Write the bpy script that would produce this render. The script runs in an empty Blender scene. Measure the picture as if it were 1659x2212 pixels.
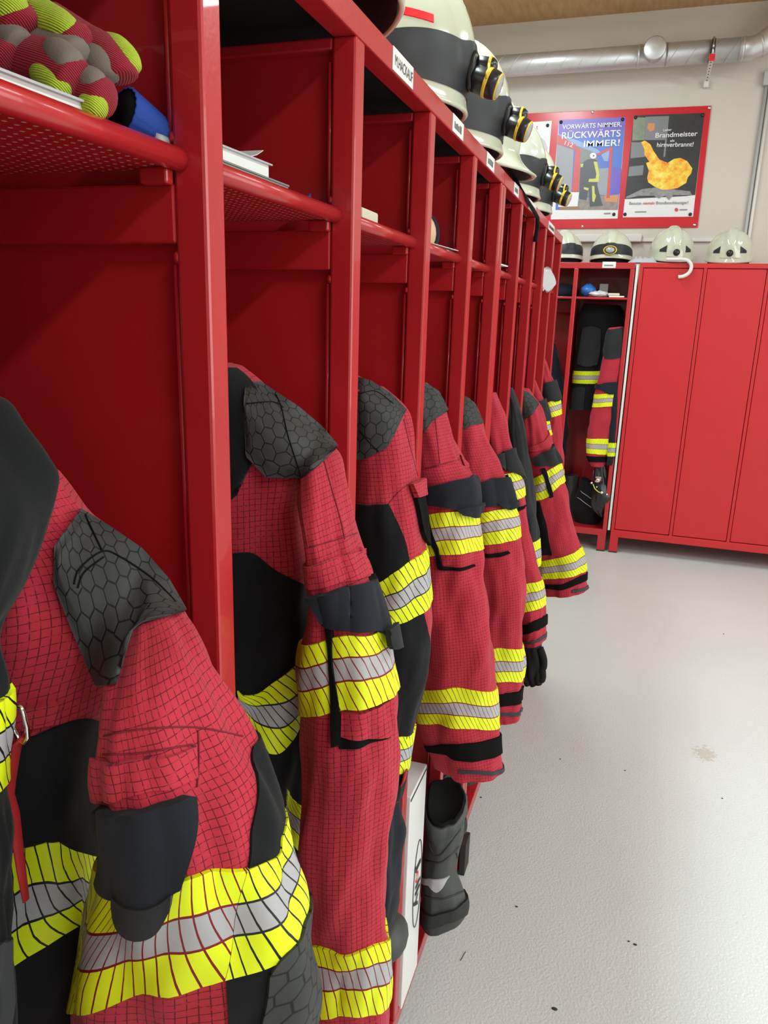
import bpy, math, random
from mathutils import Vector, Matrix, noise
random.seed(7)
sc = bpy.context.scene
COL = sc.collection

# ------------------------------------------------------------------ camera
IW, IH = 1659.0, 2212.0
YAW, PITCH, ROLL, FPX = 0.3137, -0.2566, 0.0301, 1614.58
CAM = Vector((0.318, 0.0, 1.4957))
_cy, _sy = math.cos(YAW), math.sin(YAW)
FW = Vector((-_sy*math.cos(PITCH), _cy*math.cos(PITCH), math.sin(PITCH)))
_r = Vector((_cy, _sy, 0)); _u = _r.cross(FW)
RT = _r*math.cos(ROLL) + _u*math.sin(ROLL)
UP = _u*math.cos(ROLL) - _r*math.sin(ROLL)
cd = bpy.data.cameras.new('camera'); cam = bpy.data.objects.new('camera', cd); COL.objects.link(cam)
cd.sensor_fit = 'HORIZONTAL'; cd.sensor_width = 36.0; cd.lens = FPX/IW*36.0
cd.clip_start = 0.02; cd.clip_end = 50
M3 = Matrix((RT, UP, -FW)).transposed()
cam.matrix_world = Matrix.Translation(CAM) @ M3.to_4x4()
sc.camera = cam

# ------------------------------------------------------------------ world, lamps, exposure
sc.view_settings.view_transform = 'Standard'; sc.view_settings.look = 'None'
sc.view_settings.gamma = 1.0; sc.view_settings.use_curve_mapping = False
sc.view_settings.exposure = 0.16
w = bpy.data.worlds.new('world'); sc.world = w; w.use_nodes = True
w.node_tree.nodes['Background'].inputs[0].default_value = (0.9, 0.95, 1.0, 1)
w.node_tree.nodes['Background'].inputs[1].default_value = 0.3
def area(name, loc, rot, sx, sy, power, col=(1, .97, .93)):
    l = bpy.data.lights.new(name, 'AREA'); l.shape = 'RECTANGLE'; l.size = sx; l.size_y = sy
    l.energy = power; l.color = col
    o = bpy.data.objects.new(name, l); COL.objects.link(o); o.location = loc; o.rotation_euler = rot
    return o
NEUT = (.86, 1.0, 1.02)
area('ceiling_lamp', (-.50, 1.3, 3.36), (0, 0, 0), 0.22, 1.5, 66, NEUT)
area('ceiling_lamp', (-.50, 3.9, 3.36), (0, 0, 0), 0.22, 1.5, 38, NEUT)
area('ceiling_lamp', (2.5, 4.0, 3.36), (0, 0, 0), 0.25, 1.5, 34, NEUT)
area('ceiling_lamp', (2.3, 1.4, 3.36), (0, 0, 0), 0.25, 1.5, 38, NEUT)
area('ceiling_lamp', (2.3, -1.0, 3.36), (0, 0, 0), 0.25, 1.5, 62, NEUT)
area('right_fill_light', (4.42, .9, 1.75), (0, math.radians(90), 0), 1.9, 4.2, 92, (.90, .98, 1))  # added fill at the right wall to brighten upright faces, no window there

# ------------------------------------------------------------------ pixel helpers
def proj(P):
    d = Vector(P)-CAM; z = d.dot(FW)
    return (IW/2+FPX*d.dot(RT)/z, IH/2-FPX*d.dot(UP)/z)
def at(px, py, **k):
    (a, v), = k.items(); i = 'xyz'.index(a)
    d = FW+RT*((px-IW/2)/FPX)-UP*((py-IH/2)/FPX)
    return CAM+d*((v-CAM[i])/d[i])

# ------------------------------------------------------------------ materials
MATS = {}
class NT:
    def __init__(s, name):
        s.m = bpy.data.materials.new(name); s.m.use_nodes = True
        s.t = s.m.node_tree; s.n = s.t.nodes; s.b = s.n['Principled BSDF']
        MATS[name] = s.m
    def node(s, typ, **k):
        x = s.n.new(typ)
        for a, v in k.items(): setattr(x, a, v)
        return x
    def put(s, sock, v):
        if hasattr(v, 'is_output'): s.t.links.new(v, sock)
        elif isinstance(v, (tuple, list)): sock.default_value = tuple(v)+((1,) if len(v) == 3 and sock.type == 'RGBA' else ())
        else: sock.default_value = v
    def math(s, op, a, b=0.0, c=None):
        x = s.node('ShaderNodeMath', operation=op); s.put(x.inputs[0], a); s.put(x.inputs[1], b)
        if c is not None: s.put(x.inputs[2], c)
        return x.outputs[0]
    def vmath(s, op, a, b=(0, 0, 0)):
        x = s.node('ShaderNodeVectorMath', operation=op); s.put(x.inputs[0], a); s.put(x.inputs[1], b)
        return x.outputs['Value'] if op in ('DOT_PRODUCT', 'LENGTH') else x.outputs[0]
    def mix(s, f, a, b):
        x = s.node('ShaderNodeMix', data_type='RGBA'); s.put(x.inputs[0], f); s.put(x.inputs[6], a); s.put(x.inputs[7], b)
        return x.outputs[2]
    def noise(s, scale, vec=None, detail=3, rough=.5):
        x = s.node('ShaderNodeTexNoise'); x.inputs['Scale'].default_value = scale; x.inputs['Detail'].default_value = detail
        x.inputs['Roughness'].default_value = rough
        if vec is None: vec = s.obj()
        s.put(x.inputs['Vector'], vec); return x.outputs[0]
    def obj(s):
        return s.node('ShaderNodeNewGeometry').outputs['Position']
    def uv(s):
        return s.node('ShaderNodeTexCoord').outputs['UV']
    def xyz(s, v):
        x = s.node('ShaderNodeSeparateXYZ'); s.put(x.inputs[0], v); return x.outputs
    def ramp(s, f, stops):
        x = s.node('ShaderNodeValToRGB'); e = x.color_ramp.elements
        while len(e) < len(stops): e.new(.5)
        for el, (p, c) in zip(e, stops): el.position = p; el.color = tuple(c)+(1,)
        s.put(x.inputs[0], f); return x.outputs[0]
    def bump(s, h, strength=.3, dist=.001):
        x = s.node('ShaderNodeBump'); x.inputs['Strength'].default_value = strength; x.inputs['Distance'].default_value = dist
        s.put(x.inputs['Height'], h); s.put(s.b.inputs['Normal'], x.outputs[0])
    def fin(s, col=None, rough=.5, metal=0., spec=.5, coat=0., sheen=0.):
        b = s.b
        if col is not None: s.put(b.inputs['Base Color'], col)
        s.put(b.inputs['Roughness'], rough); s.put(b.inputs['Metallic'], metal)
        s.put(b.inputs['Specular IOR Level'], spec); s.put(b.inputs['Coat Weight'], coat); s.put(b.inputs['Sheen Weight'], sheen)
        return s.m
def plain(name, col, rough=.5, metal=0., spec=.5, var=0., bump=0., bscale=300, coat=0.):
    t = NT(name); c = col
    if var:
        f = t.noise(9, detail=4)
        c = t.mix(f, tuple(max(0, x*(1-var)) for x in col), tuple(min(1, x*(1+var)) for x in col))
    if bump: t.bump(t.noise(bscale, detail=2), bump, .0006)
    return t.fin(c, rough, metal, spec, coat)

plain('red_paint', (.42, .013, .018), .31, spec=.5, var=.10, bump=.25, bscale=160, coat=.3)
plain('red_door_paint', (.52, .014, .020), .36, spec=.5, var=.05, bump=.15, bscale=120)
plain('black_felt', (.012, .012, .012), .95, spec=.1)
plain('white_label', (.78, .76, .74), .35)
plain('label_ink', (.04, .04, .04), .5)
plain('white_paper', (.72, .71, .68), .6)
plain('grey_board', (.21, .21, .20), .6)
plain('black_plastic', (.012, .012, .013), .28)
plain('black_rubber', (.018, .018, .017), .6)
plain('grey_rubber', (.045, .048, .045), .5, bump=.2)
plain('lining_black', (.008, .008, .008), .9, spec=.1)
plain('lamp_yellow', (.72, .46, .02), .35)
plain('lens_glass', (.35, .36, .34), .08, spec=.8)
plain('helmet_cream', (.53, .55, .43), .12, coat=.4, var=.03)
plain('helmet_dark', (.022, .023, .025), .45, spec=.35)
plain('helmet_inside', (.05, .045, .04), .6)
plain('tape_red_sticker', (.75, .012, .02), .4)
plain('steel', (.62, .62, .63), .28, metal=1.)
plain('chrome', (.85, .85, .85), .12, metal=1.)
plain('wall_paint', (.59, .545, .485), .85, spec=.2, var=.02)
plain('white_pvc', (.66, .64, .60), .5)
plain('grey_pvc', (.42, .43, .42), .5)
plain('red_board', (.56, .018, .030), .22, spec=.5)
plain('silver_cloth', (.40, .40, .41), .6, bump=.3, bscale=80)
plain('blue_plastic', (.02, .13, .42), .4)
plain('blue_knit_base', (.012, .05, .30), .8)
plain('clear_bag', (.55, .54, .55), .15)
plain('beige_skin', (.62, .40, .24), .6)
plain('seam_red', (.16, .008, .015), .9)
plain('velcro', (.006, .006, .006), .95, spec=.1)
plain('red_webbing', (.38, .008, .012), .7)
plain('glove_black', (.010, .010, .010), .85, spec=.2, bump=.5, bscale=200)
plain('reflective_grey', (.48, .46, .49), .3, metal=.2)
plain('debris', (.03, .028, .025), .8)
plain('cream_plastic', (.62, .58, .45), .45)

def shield_mat():
    t = NT('clear_shield'); t.fin((.85, .86, .88), .06, 0, .6)
    tr = t.node('ShaderNodeBsdfTransparent'); mx = t.node('ShaderNodeMixShader'); mx.inputs[0].default_value = .22
    out = t.n['Material Output']; t.t.links.new(tr.outputs[0], mx.inputs[1]); t.t.links.new(t.b.outputs[0], mx.inputs[2]); t.t.links.new(mx.outputs[0], out.inputs[0])
shield_mat()
def cloth(name, col, var=.12, bscale=900, bstr=.35):
    t = NT(name); f = t.noise(14, detail=5)
    c = t.mix(f, tuple(x*(1-var) for x in col), tuple(x*(1+var) for x in col))
    t.bump(t.noise(bscale, detail=2), bstr, .0008)
    t.fin(c, .85, 0, .18, sheen=.06)
cloth('black_cloth', (.0065, .0068, .0080)); cloth('navy_cloth', (.012, .014, .020)); cloth('charcoal_cloth', (.020, .021, .023))
cloth('hem_grey', (.045, .046, .052)); cloth('dark_navy', (.010, .012, .022)); cloth('grey_knit', (.16, .13, .105))
def knit(name, col):
    t = NT(name); X = t.xyz(t.obj())
    w1 = t.math('SINE', t.math('MULTIPLY', t.math('ADD', t.math('ADD', X[2], t.math('MULTIPLY', X[1], .5)), t.math('MULTIPLY', X[0], .3)), 4200.))
    t.bump(t.math('ADD', w1, t.math('MULTIPLY', t.noise(600, detail=2), 1.5)), .7, .0007)
    f = t.noise(60, detail=4)
    t.fin(t.mix(f, tuple(x*.75 for x in col), tuple(x*1.15 for x in col)), .9, 0, .15, sheen=.1)
knit('red_knit', (.32, .014, .03)); knit('yellow_knit', (.44, .56, .035))

def ripstop():
    t = NT('red_ripstop'); uv = t.uv(); X = t.xyz(uv)
    fu = t.math('FRACT', t.math('DIVIDE', X[0], .0052)); fv = t.math('FRACT', t.math('DIVIDE', X[1], .0060))
    lu = t.math('LESS_THAN', fu, .12); lv = t.math('LESS_THAN', fv, .11)
    dash = t.math('GREATER_THAN', t.noise(260, uv, 1), .44)
    ln = t.math('MULTIPLY', t.math('MAXIMUM', lu, lv), t.math('ADD', t.math('MULTIPLY', dash, .55), .35))
    f = t.noise(11, detail=4)
    base = t.mix(f, (.40, .022, .040), (.52, .032, .055))
    c = t.mix(ln, base, (.10, .006, .014))
    h = t.math('SUBTRACT', t.noise(700, detail=2), ln)
    t.bump(h, .35, .0006)
    t.fin(c, .82, 0, .2, sheen=.08)
ripstop()
def hexpad():
    t = NT('hex_pad'); uv = t.vmath('MULTIPLY', t.uv(), (1/.0155, 1/.0155, 0))
    R3 = (1, 1.7320508, 1); H3 = (.5, .8660254, 0)
    a = t.vmath('SUBTRACT', t.vmath('MODULO', t.vmath('ADD', uv, (200, 346.41016, 0)), R3), H3)
    b = t.vmath('SUBTRACT', t.vmath('MODULO', t.vmath('ADD', uv, (200.5, 346.41016+.8660254, 0)), R3), H3)
    la, lb = t.vmath('DOT_PRODUCT', a, a), t.vmath('DOT_PRODUCT', b, b)
    sel = t.math('LESS_THAN', la, lb)
    x = t.node('ShaderNodeMix', data_type='VECTOR'); t.put(x.inputs[0], sel); t.put(x.inputs[4], b); t.put(x.inputs[5], a)
    g = t.vmath('ABSOLUTE', x.outputs[1])
    d = t.math('MAXIMUM', t.xyz(g)[0], t.vmath('DOT_PRODUCT', g, (.5, .8660254, 0)))
    line = t.math('SMOOTH_MIN', t.math('MULTIPLY', t.math('MAXIMUM', t.math('SUBTRACT', d, .435), 0.), 22.), 1., .1)
    f = t.noise(30, detail=4)
    base = t.mix(f, (.026, .026, .026), (.048, .048, .047))
    c = t.mix(line, base, (.006, .006, .006))
    t.bump(t.math('SUBTRACT', t.math('MULTIPLY', t.noise(500), .3), line), .5, .0008)
    t.fin(c, .62, 0, .3)
hexpad()
def tape(name, lc, pitch=.0092):
    t = NT(name); X = t.xyz(t.uv()); u, v = X[0], X[1]
    ph = t.math('FRACT', t.math('ADD', t.math('DIVIDE', u, pitch), t.math('MULTIPLY', v, -3.2)))
    dl = t.math('LESS_THAN', ph, .13)
    mid = t.math('MULTIPLY', t.math('GREATER_THAN', v, .345), t.math('LESS_THAN', v, .655))
    e1 = t.math('LESS_THAN', t.math('ABSOLUTE', t.math('SUBTRACT', v, .345)), .012)
    e2 = t.math('LESS_THAN', t.math('ABSOLUTE', t.math('SUBTRACT', v, .655)), .012)
    ln = t.math('MAXIMUM', dl, t.math('MAXIMUM', e1, e2))
    c = t.mix(mid, (.76, .86, .010), (.40, .385, .40))
    c = t.mix(ln, c, lc)
    t.put(t.b.inputs['Roughness'], .55)
    t.bump(t.math('SUBTRACT', 1., ln), .25, .0005)
    t.fin(c, .5, 0, .35)
tape('tape_on_red', (.20, .006, .012)); tape('tape_on_black', (.010, .010, .012))

def floor_mat():
    t = NT('floor_coating'); p = t.obj()
    f1 = t.noise(1.3, p, 4); f2 = t.noise(55, p, 3, .7)
    c = t.mix(f1, (.53, .545, .525), (.62, .635, .61))
    spk = t.math('GREATER_THAN', f2, .70)
    c = t.mix(t.math('MULTIPLY', spk, .25), c, (.30, .29, .26))
    st = t.noise(3.1, p, 6, .75); stm = t.math('GREATER_THAN', st, .73)
    c = t.mix(t.math('MULTIPLY', stm, .25), c, (.40, .35, .26))
    q = t.vmath('SUBTRACT', p, (0.704, 2.648, 0)); dd = t.vmath('LENGTH', t.vmath('MULTIPLY', q, (1, .75, 1)))
    sm = t.math('MULTIPLY', t.math('GREATER_THAN', t.math('SUBTRACT', t.noise(70, p, 5, .7), t.math('MULTIPLY', dd, 6.)), .30), .45)
    c = t.mix(sm, c, (.36, .30, .20))
    t.bump(t.noise(150, p, 2), .55, .003)
    t.fin(c, .27, 0, .5)
floor_mat()
def wood_mat():
    t = NT('ceiling_wood'); p = t.vmath('MULTIPLY', t.obj(), (7, 1.2, 1))
    c = t.ramp(t.noise(4, p, 6, .65), [(.3, (.42, .24, .11)), (.55, (.52, .31, .15)), (.75, (.60, .37, .19))])
    t.fin(c, .6, 0, .3)
wood_mat()
def duct_mat():
    t = NT('galvanised_duct'); p = t.obj()
    c = t.mix(t.noise(40, p, 4), (.56, .57, .57), (.68, .69, .69))
    t.fin(c, .42, .75, .5)
duct_mat()
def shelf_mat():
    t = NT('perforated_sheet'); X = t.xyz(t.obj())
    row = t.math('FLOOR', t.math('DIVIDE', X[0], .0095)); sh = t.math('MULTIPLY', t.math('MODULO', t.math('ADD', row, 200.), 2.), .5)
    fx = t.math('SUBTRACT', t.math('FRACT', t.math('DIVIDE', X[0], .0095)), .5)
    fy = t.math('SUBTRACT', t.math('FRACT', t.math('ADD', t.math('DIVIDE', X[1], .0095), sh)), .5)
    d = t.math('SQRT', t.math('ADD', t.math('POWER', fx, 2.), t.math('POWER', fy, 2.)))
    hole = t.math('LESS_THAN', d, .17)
    c = t.mix(hole, (.40, .010, .016), (.62, .33, .30))  # pale dots put the shine of the hole rims into the sheet colour
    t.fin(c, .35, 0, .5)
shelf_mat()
def flame_mat():
    t = NT('printed_flame')
    c = t.ramp(t.noise(22, None, 5, .6), [(.30, (.80, .20, .02)), (.42, (.85, .38, .03)), (.55, (.88, .62, .06)), (.70, (.92, .80, .25))])
    t.fin(c, .3)
flame_mat()
def mottled(name, a, b, sc_=30):
    t = NT(name); t.fin(t.mix(t.noise(sc_, None, 5, .65), a, b), .3)
mottled('print_black', (.012, .013, .014), (.05, .053, .057), 12)
mottled('print_rubble', (.10, .09, .08), (.42, .36, .32), 40)
mottled('print_ash', (.05, .05, .055), (.45, .44, .45), 35)
mottled('print_green', (.10, .14, .09), (.30, .36, .28), 25)
for n, c in dict(print_violet=(.15, .10, .50), print_blue=(.08, .16, .55), print_lightblue=(.25, .36, .62), print_red=(.58, .07, .08), print_grey=(.30, .30, .34),
                 print_white=(.74, .73, .74), print_dark=(.07, .07, .085), print_lime=(.55, .55, .12), print_brown=(.30, .17, .09), print_orange=(.60, .25, .10), print_bubble=(.52, .51, .54),
                 print_textgrey=(.25, .25, .26), print_slategrey=(.20, .21, .22)).items(): plain(n, c, .3)

# ------------------------------------------------------------------ mesh builder
class MB:
    def __init__(s): s.v = []; s.f = []; s.uv = []; s.sm = []
    def add(s, vs, fs, uvs=None, smooth=False):
        o = len(s.v); s.v += [Vector(x) for x in vs]
        for i, f in enumerate(fs):
            s.f.append([o+k for k in f]); s.sm.append(smooth)
            s.uv.append(uvs[i] if uvs else [(s.v[o+k].x+s.v[o+k].y, s.v[o+k].z) for k in f])
        return s
    def box(s, x0, x1, y0, y1, z0, z1):
        return s.add([(x0,y0,z0),(x1,y0,z0),(x1,y1,z0),(x0,y1,z0),(x0,y0,z1),(x1,y0,z1),(x1,y1,z1),(x0,y1,z1)],
                     [(3,2,1,0),(4,5,6,7),(0,1,5,4),(1,2,6,5),(2,3,7,6),(3,0,4,7)])
    def rings(s, rings, cap0=True, cap1=True, smooth=True, closed=True):
        n = len(rings[0]); vs = [p for r in rings for p in r]; fs = []
        m = n if closed else n-1
        for i in range(len(rings)-1):
            for j in range(m):
                k = (j+1) % n
                fs.append((i*n+j, i*n+k, (i+1)*n+k, (i+1)*n+j))
        if cap0: fs.append(tuple(range(n-1, -1, -1)))
        if cap1: fs.append(tuple((len(rings)-1)*n+j for j in range(n)))
        return s.add(vs, fs, smooth=smooth)
    def tube(s, pts, r, n=10, flat=None):
        pts = [Vector(p) for p in pts]; R = []
        prev = None
        for i, p in enumerate(pts):
            a = pts[max(0, i-1)]; b = pts[min(len(pts)-1, i+1)]; d = (b-a).normalized()
            if prev is None:
                up = Vector((0, 0, 1)) if abs(d.z) < .9 else Vector((1, 0, 0))
                nx = d.cross(up).normalized()
            else: nx = (prev-d*prev.dot(d)).normalized()
            prev = nx; ny = d.cross(nx)
            rr = r[i] if isinstance(r, (list, tuple)) else r
            fl = 1 if flat is None else flat
            R.append([p+nx*rr*math.cos(2*math.pi*j/n)+ny*rr*fl*math.sin(2*math.pi*j/n) for j in range(n)])
        return s.rings(R)
    def lathe(s, prof, M=Matrix(), n=24):
        R = [[M @ Vector((r*math.cos(2*math.pi*j/n), r*math.sin(2*math.pi*j/n), z)) for j in range(n)] for r, z in prof]
        return s.rings(R)
    def prism(s, poly, d):          # poly: 3D points, d: extrusion vector
        n = len(poly); d = Vector(d); vs = [Vector(p) for p in poly]+[Vector(p)+d for p in poly]
        return s.add(vs, [tuple(range(n)), tuple(range(2*n-1, n-1, -1))]+[(i, i+n, (i+1) % n+n, (i+1) % n) for i in range(n)])
    def ball(s, c, rx, ry, rz, n=16, m=10):
        R = []
        for i in range(m+1):
            a = math.pi*i/m; q = max(math.sin(a), .02)
            R.append([Vector(c)+Vector((rx*q*math.cos(2*math.pi*j/n), ry*q*math.sin(2*math.pi*j/n), rz*math.cos(a))) for j in range(n)])
        return s.rings(R)
    def build(s, name, mat, parent=None, bevel=0., sub=0):
        off = wloc(parent) if parent else Vector()
        me = bpy.data.meshes.new(name); me.from_pydata([v-off for v in s.v], [], s.f)
        uvl = me.uv_layers.new(name='UVMap'); k = 0
        for fu in s.uv:
            for q in fu: uvl.data[k].uv = q; k += 1
        me.polygons.foreach_set('use_smooth', s.sm)
        me.materials.append(MATS[mat] if isinstance(mat, str) else mat)
        me.update()
        o = bpy.data.objects.new(name, me); COL.objects.link(o)
        if parent: o.parent = parent
        if bevel:
            b = o.modifiers.new('bevel', 'BEVEL'); b.width = bevel; b.segments = 2; b.limit_method = 'ANGLE'; b.harden_normals = False
        if sub:
            b = o.modifiers.new('sub', 'SUBSURF'); b.levels = sub; b.render_levels = sub
        return o
def wloc(o):
    v = Vector()
    while o: v = v+o.location; o = o.parent
    return v
def tag(o, label=None, cat=None, group=None, kind=None):
    for k, v in (('label', label), ('category', cat), ('group', group), ('kind', kind)):
        if v: o[k] = v
    return o
def thing(name, loc, label, cat, group=None):
    o = bpy.data.objects.new(name, None); COL.objects.link(o); o.location = loc; o.empty_display_size = .05
    return tag(o, label, cat, group)
def struct(name, mb, mat, **k): return tag(mb.build(name, mat, **k), kind='structure')
def text_mb(txt, origin, right, up, height, width=None, thick=.0004, bold=.012):
    """flat lettering as mesh: origin = lower left corner"""
    cu = bpy.data.curves.new('lettering', 'FONT'); cu.body = txt; cu.size = 1.0; cu.offset = bold
    ob = bpy.data.objects.new('lettering', cu); COL.objects.link(ob)
    dg = bpy.context.evaluated_depsgraph_get(); dg.update()
    me = bpy.data.meshes.new_from_object(ob.evaluated_get(dg))
    vs = [v.co.copy() for v in me.vertices]; fs = [tuple(p.vertices) for p in me.polygons]
    bpy.data.objects.remove(ob); bpy.data.meshes.remove(me)
    x0 = min(v.x for v in vs); x1 = max(v.x for v in vs)
    sx = (width/(x1-x0)) if width else height/.72
    right = Vector(right).normalized(); up = Vector(up).normalized(); nrm = right.cross(up)
    mb = MB(); P = [Vector(origin)+right*((v.x-x0)*sx)+up*(v.y*height/.72)+nrm*thick for v in vs]
    mb.add(P, fs); return mb

# ------------------------------------------------------------------ the room
WY = 5.62; CZ = 3.41; LX = -1.65; RX = 4.5; NY = -2.6
struct('floor', MB().box(LX, RX, NY, WY, -.1, 0), 'floor_coating')
struct('ceiling', MB().box(LX-.1, RX+.1, NY-.1, WY+.1, CZ, CZ+.1), 'ceiling_wood')
struct('wall_back', MB().box(LX-.1, RX+.1, WY, WY+.12, -.1, CZ), 'wall_paint')
struct('wall_left', MB().box(LX-.12, LX, NY, WY, -.1, CZ), 'wall_paint')
struct('wall_right', MB().box(RX, RX+.12, NY, WY, -.1, CZ), 'wall_paint')
struct('wall_front', MB().box(LX-.1, RX+.1, NY-.12, NY, -.1, CZ), 'wall_paint')

# ------------------------------------------------------------------ left locker row
LH = 1.811; PW = .028; LD = .50
def left_unit(posts, y0, label):
    r = thing('open_locker', (-LD/2, (y0+posts[-1])/2, 0), label, 'locker', 'red open lockers along the left wall')
    yA, yB = y0, posts[-1]
    P = lambda n, mb, m='red_paint', b=.002: mb.build(n, m, r, bevel=b)
    zt = LH-PW
    P('top_beam', MB().box(-PW, 0, yA, yB, zt, LH))
    P('back_beam', MB().box(-LD, -LD+PW, yA, yB, zt, LH))
    P('top_panel', MB().box(-LD+PW, -PW, yA, yB, LH-.004, LH-.001), 'red_paint', 0)
    P('top_lining', MB().box(-LD+PW, -PW, yA, yB, LH-.009, LH-.005), 'black_felt', 0)
    P('bottom_rail', MB().box(-PW, 0, yA, yB, .095, .095+.035))
    P('back_panel', MB().box(-LD-.002, -LD, yA, yB, .1, LH), 'red_paint', 0)
    P('bottom_panel', MB().box(-LD, -PW, yA, yB, .118, .122), 'red_paint', 0)
    P('garment_rail', MB().tube([(-.24, yA+.005, 1.535), (-.24, yB-.005, 1.535)], .009), 'red_paint', 0)
    ally = [y0+PW]+list(posts)
    for i, y in enumerate(ally):
        P('front_post', MB().box(-PW, 0, y-PW, y, .13, zt), b=.003)
        P('back_post', MB().box(-LD, -LD+PW, y-PW, y, .1, zt))
        P('partition_panel', MB().box(-LD+PW, -PW, y-.011, y-.008, .13, zt), b=0)
        P('partition_rail', MB().box(-LD+PW, -PW, y-PW, y-.001, 1.545, 1.588))
        P('partition_rail', MB().box(-LD+PW, -PW, y-PW, y-.001, .13, .16))
        P('partition_rail', MB().box(-LD+PW, -PW, y-PW, y-.001, zt-.012, zt))
        w_ = MB()
        for za, zb in ((.17, .75), (.765, 1.19), (1.20, 1.53), (1.60, 1.76)):
            w_.tube([(-PW-.004, y-.022, za), (-PW-.004, y-.022, zb)], .0028, 6)
        for zz in (.757, 1.195, 1.535, 1.62):
            w_.ball((-PW-.001, y-.024, zz), .004, .004, .005, 8, 6)
        P('weld_bead', w_, b=0)
        if i == len(ally)-1: continue
        ya, yb = y, ally[i+1]-PW
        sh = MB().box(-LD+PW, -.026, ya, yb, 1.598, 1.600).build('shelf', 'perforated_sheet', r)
        MB().tube([(-.022, ya, 1.604), (-.022, yb, 1.604)], .0085, 12).build('shelf_lip', 'red_paint', sh)
        MB().box(-.05, -.026, yb-.012, yb-.002, 1.586, 1.598).build('shelf_bracket', 'red_paint', sh, bevel=.002)
    for y in (yA+.004, yB-PW-.0):
        for x in (-.036, -LD):
            leg = MB().box(x, x+.034, y, y+.03, .012, .095).build('leg', 'red_paint', r, bevel=.002)
            MB().box(x-.001, x+.038, y-.002, y+.032, 0, .014).build('foot', 'black_rubber', leg)
    return r
POST1 = [.555, .865, 1.174, 1.480, 1.767]; POST2 = [2.070, 2.338, 2.600, 2.845, 3.105]
unitA = left_unit(POST1, .217, 'red steel open locker unit nearest the camera with five bays')
unitB = left_unit(POST2, 1.772, 'red steel open locker unit at the far end of the left row')
# plinth pad under the joint of the two units
tag(MB().box(.001, .018, 1.742, 1.80, 0, .10).build('foot_pad', 'black_rubber', bevel=.002), 'black rubber block on the floor against the locker leg', 'rubber block')
def name_label(parent, ya, yb, txt=None):
    o = MB().box(.0002, .0010, ya, yb, LH-PW+.0015, LH-.001).build('name_label', 'white_label', parent)
    if txt:
        text_mb(txt, (.0012, ya+.008, LH-PW+.008), (0, 1, 0), (0, 0, 1), .0125, yb-ya-.012, bold=0.).build('lettering', 'label_ink', o)
    else:
        m = MB(); y = ya+.012
        rr = random.Random(int(ya*1000))
        while y < yb-.016:
            dy = rr.uniform(.003, .007); m.box(.0011, .0013, y, y+dy, LH-PW+.008, LH-PW+.008+rr.uniform(.008, .0115)); y += dy+.003
        m.build('lettering', 'label_ink', o)
ly = lambda px, py: at(px, py, x=0).y
name_label(unitA, ly(848, 100), ly(892, 146), 'M.HACKAUF')
name_label(unitA, ly(978, 243), ly(1001, 270))
name_label(unitA, ly(1052, 322), ly(1068, 342)); 
name_label(unitB, ly(1111, 388), ly(1121, 400)); name_label(unitB, ly(1143, 425), ly(1158, 442)); name_label(unitB, ly(1185, 484), ly(1197, 497))

# ------------------------------------------------------------------ back lockers
BY = 5.052; BH = 1.855; BD = .50
def back_open():
    x0, x1 = -.445, .250
    r = thing('open_locker', ((x0+x1)/2, BY+BD/2, 0), 'red steel open locker unit with two bays against the back wall', 'locker')
    P = lambda n, mb, m='red_paint', b=.002: mb.build(n, m, r, bevel=b)
    f = .026
    P('top_beam', MB().box(x0, x1, BY, BY+f, BH-.036, BH))
    P('bottom_rail', MB().box(x0, x1, BY, BY+f, .109, .152))
    P('top_panel', MB().box(x0, x1, BY+f, BY+BD, BH-.004, BH-.001), b=0)
    P('back_panel', MB().box(x0, x1, BY+BD-.003, BY+BD, .12, BH-.004), b=0)
    P('bottom_panel', MB().box(x0, x1, BY+f, BY+BD-.003, .135, .14), b=0)
    for xa in (x0, -.113, x1-f):
        P('front_post', MB().box(xa, xa+f, BY, BY+f, .152, BH-.036), b=.003)
        P('partition_panel', MB().box(xa+.011, xa+.015, BY+f, BY+BD-.003, .14, BH-.004), b=0)
    for xa, xb in ((x0+f, -.113), (-.113+f, x1-f)):
        P('shelf', MB().box(xa, xb, BY+.004, BY+BD-.01, 1.636, 1.648))
        P('garment_rail', MB().tube([(xa, BY+.34, 1.545), (xb, BY+.34, 1.545)], .009), b=0)
    for xa in (x0, x1-.052):
        for y in (BY, BY+BD-.05):
            l = MB().box(xa, xa+.052, y, y+.05, .008, .109).build('leg', 'red_paint', r, bevel=.002)
            MB().box(xa-.001, xa+.053, y-.001, y+.051, 0, .009).build('foot', 'black_rubber', l)
    lab = MB().box(.055, .135, BY-.0035, BY-.0005, BH-.032, BH+.004).build('name_label', 'white_label', r)
    m = MB()
    for k in range(9): m.box(.066+.0062*k, .070+.0062*k, BY-.0042, BY-.0034, BH-.022, BH-.013)
    m.build('lettering', 'label_ink', lab)
    return r
back_open()
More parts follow.
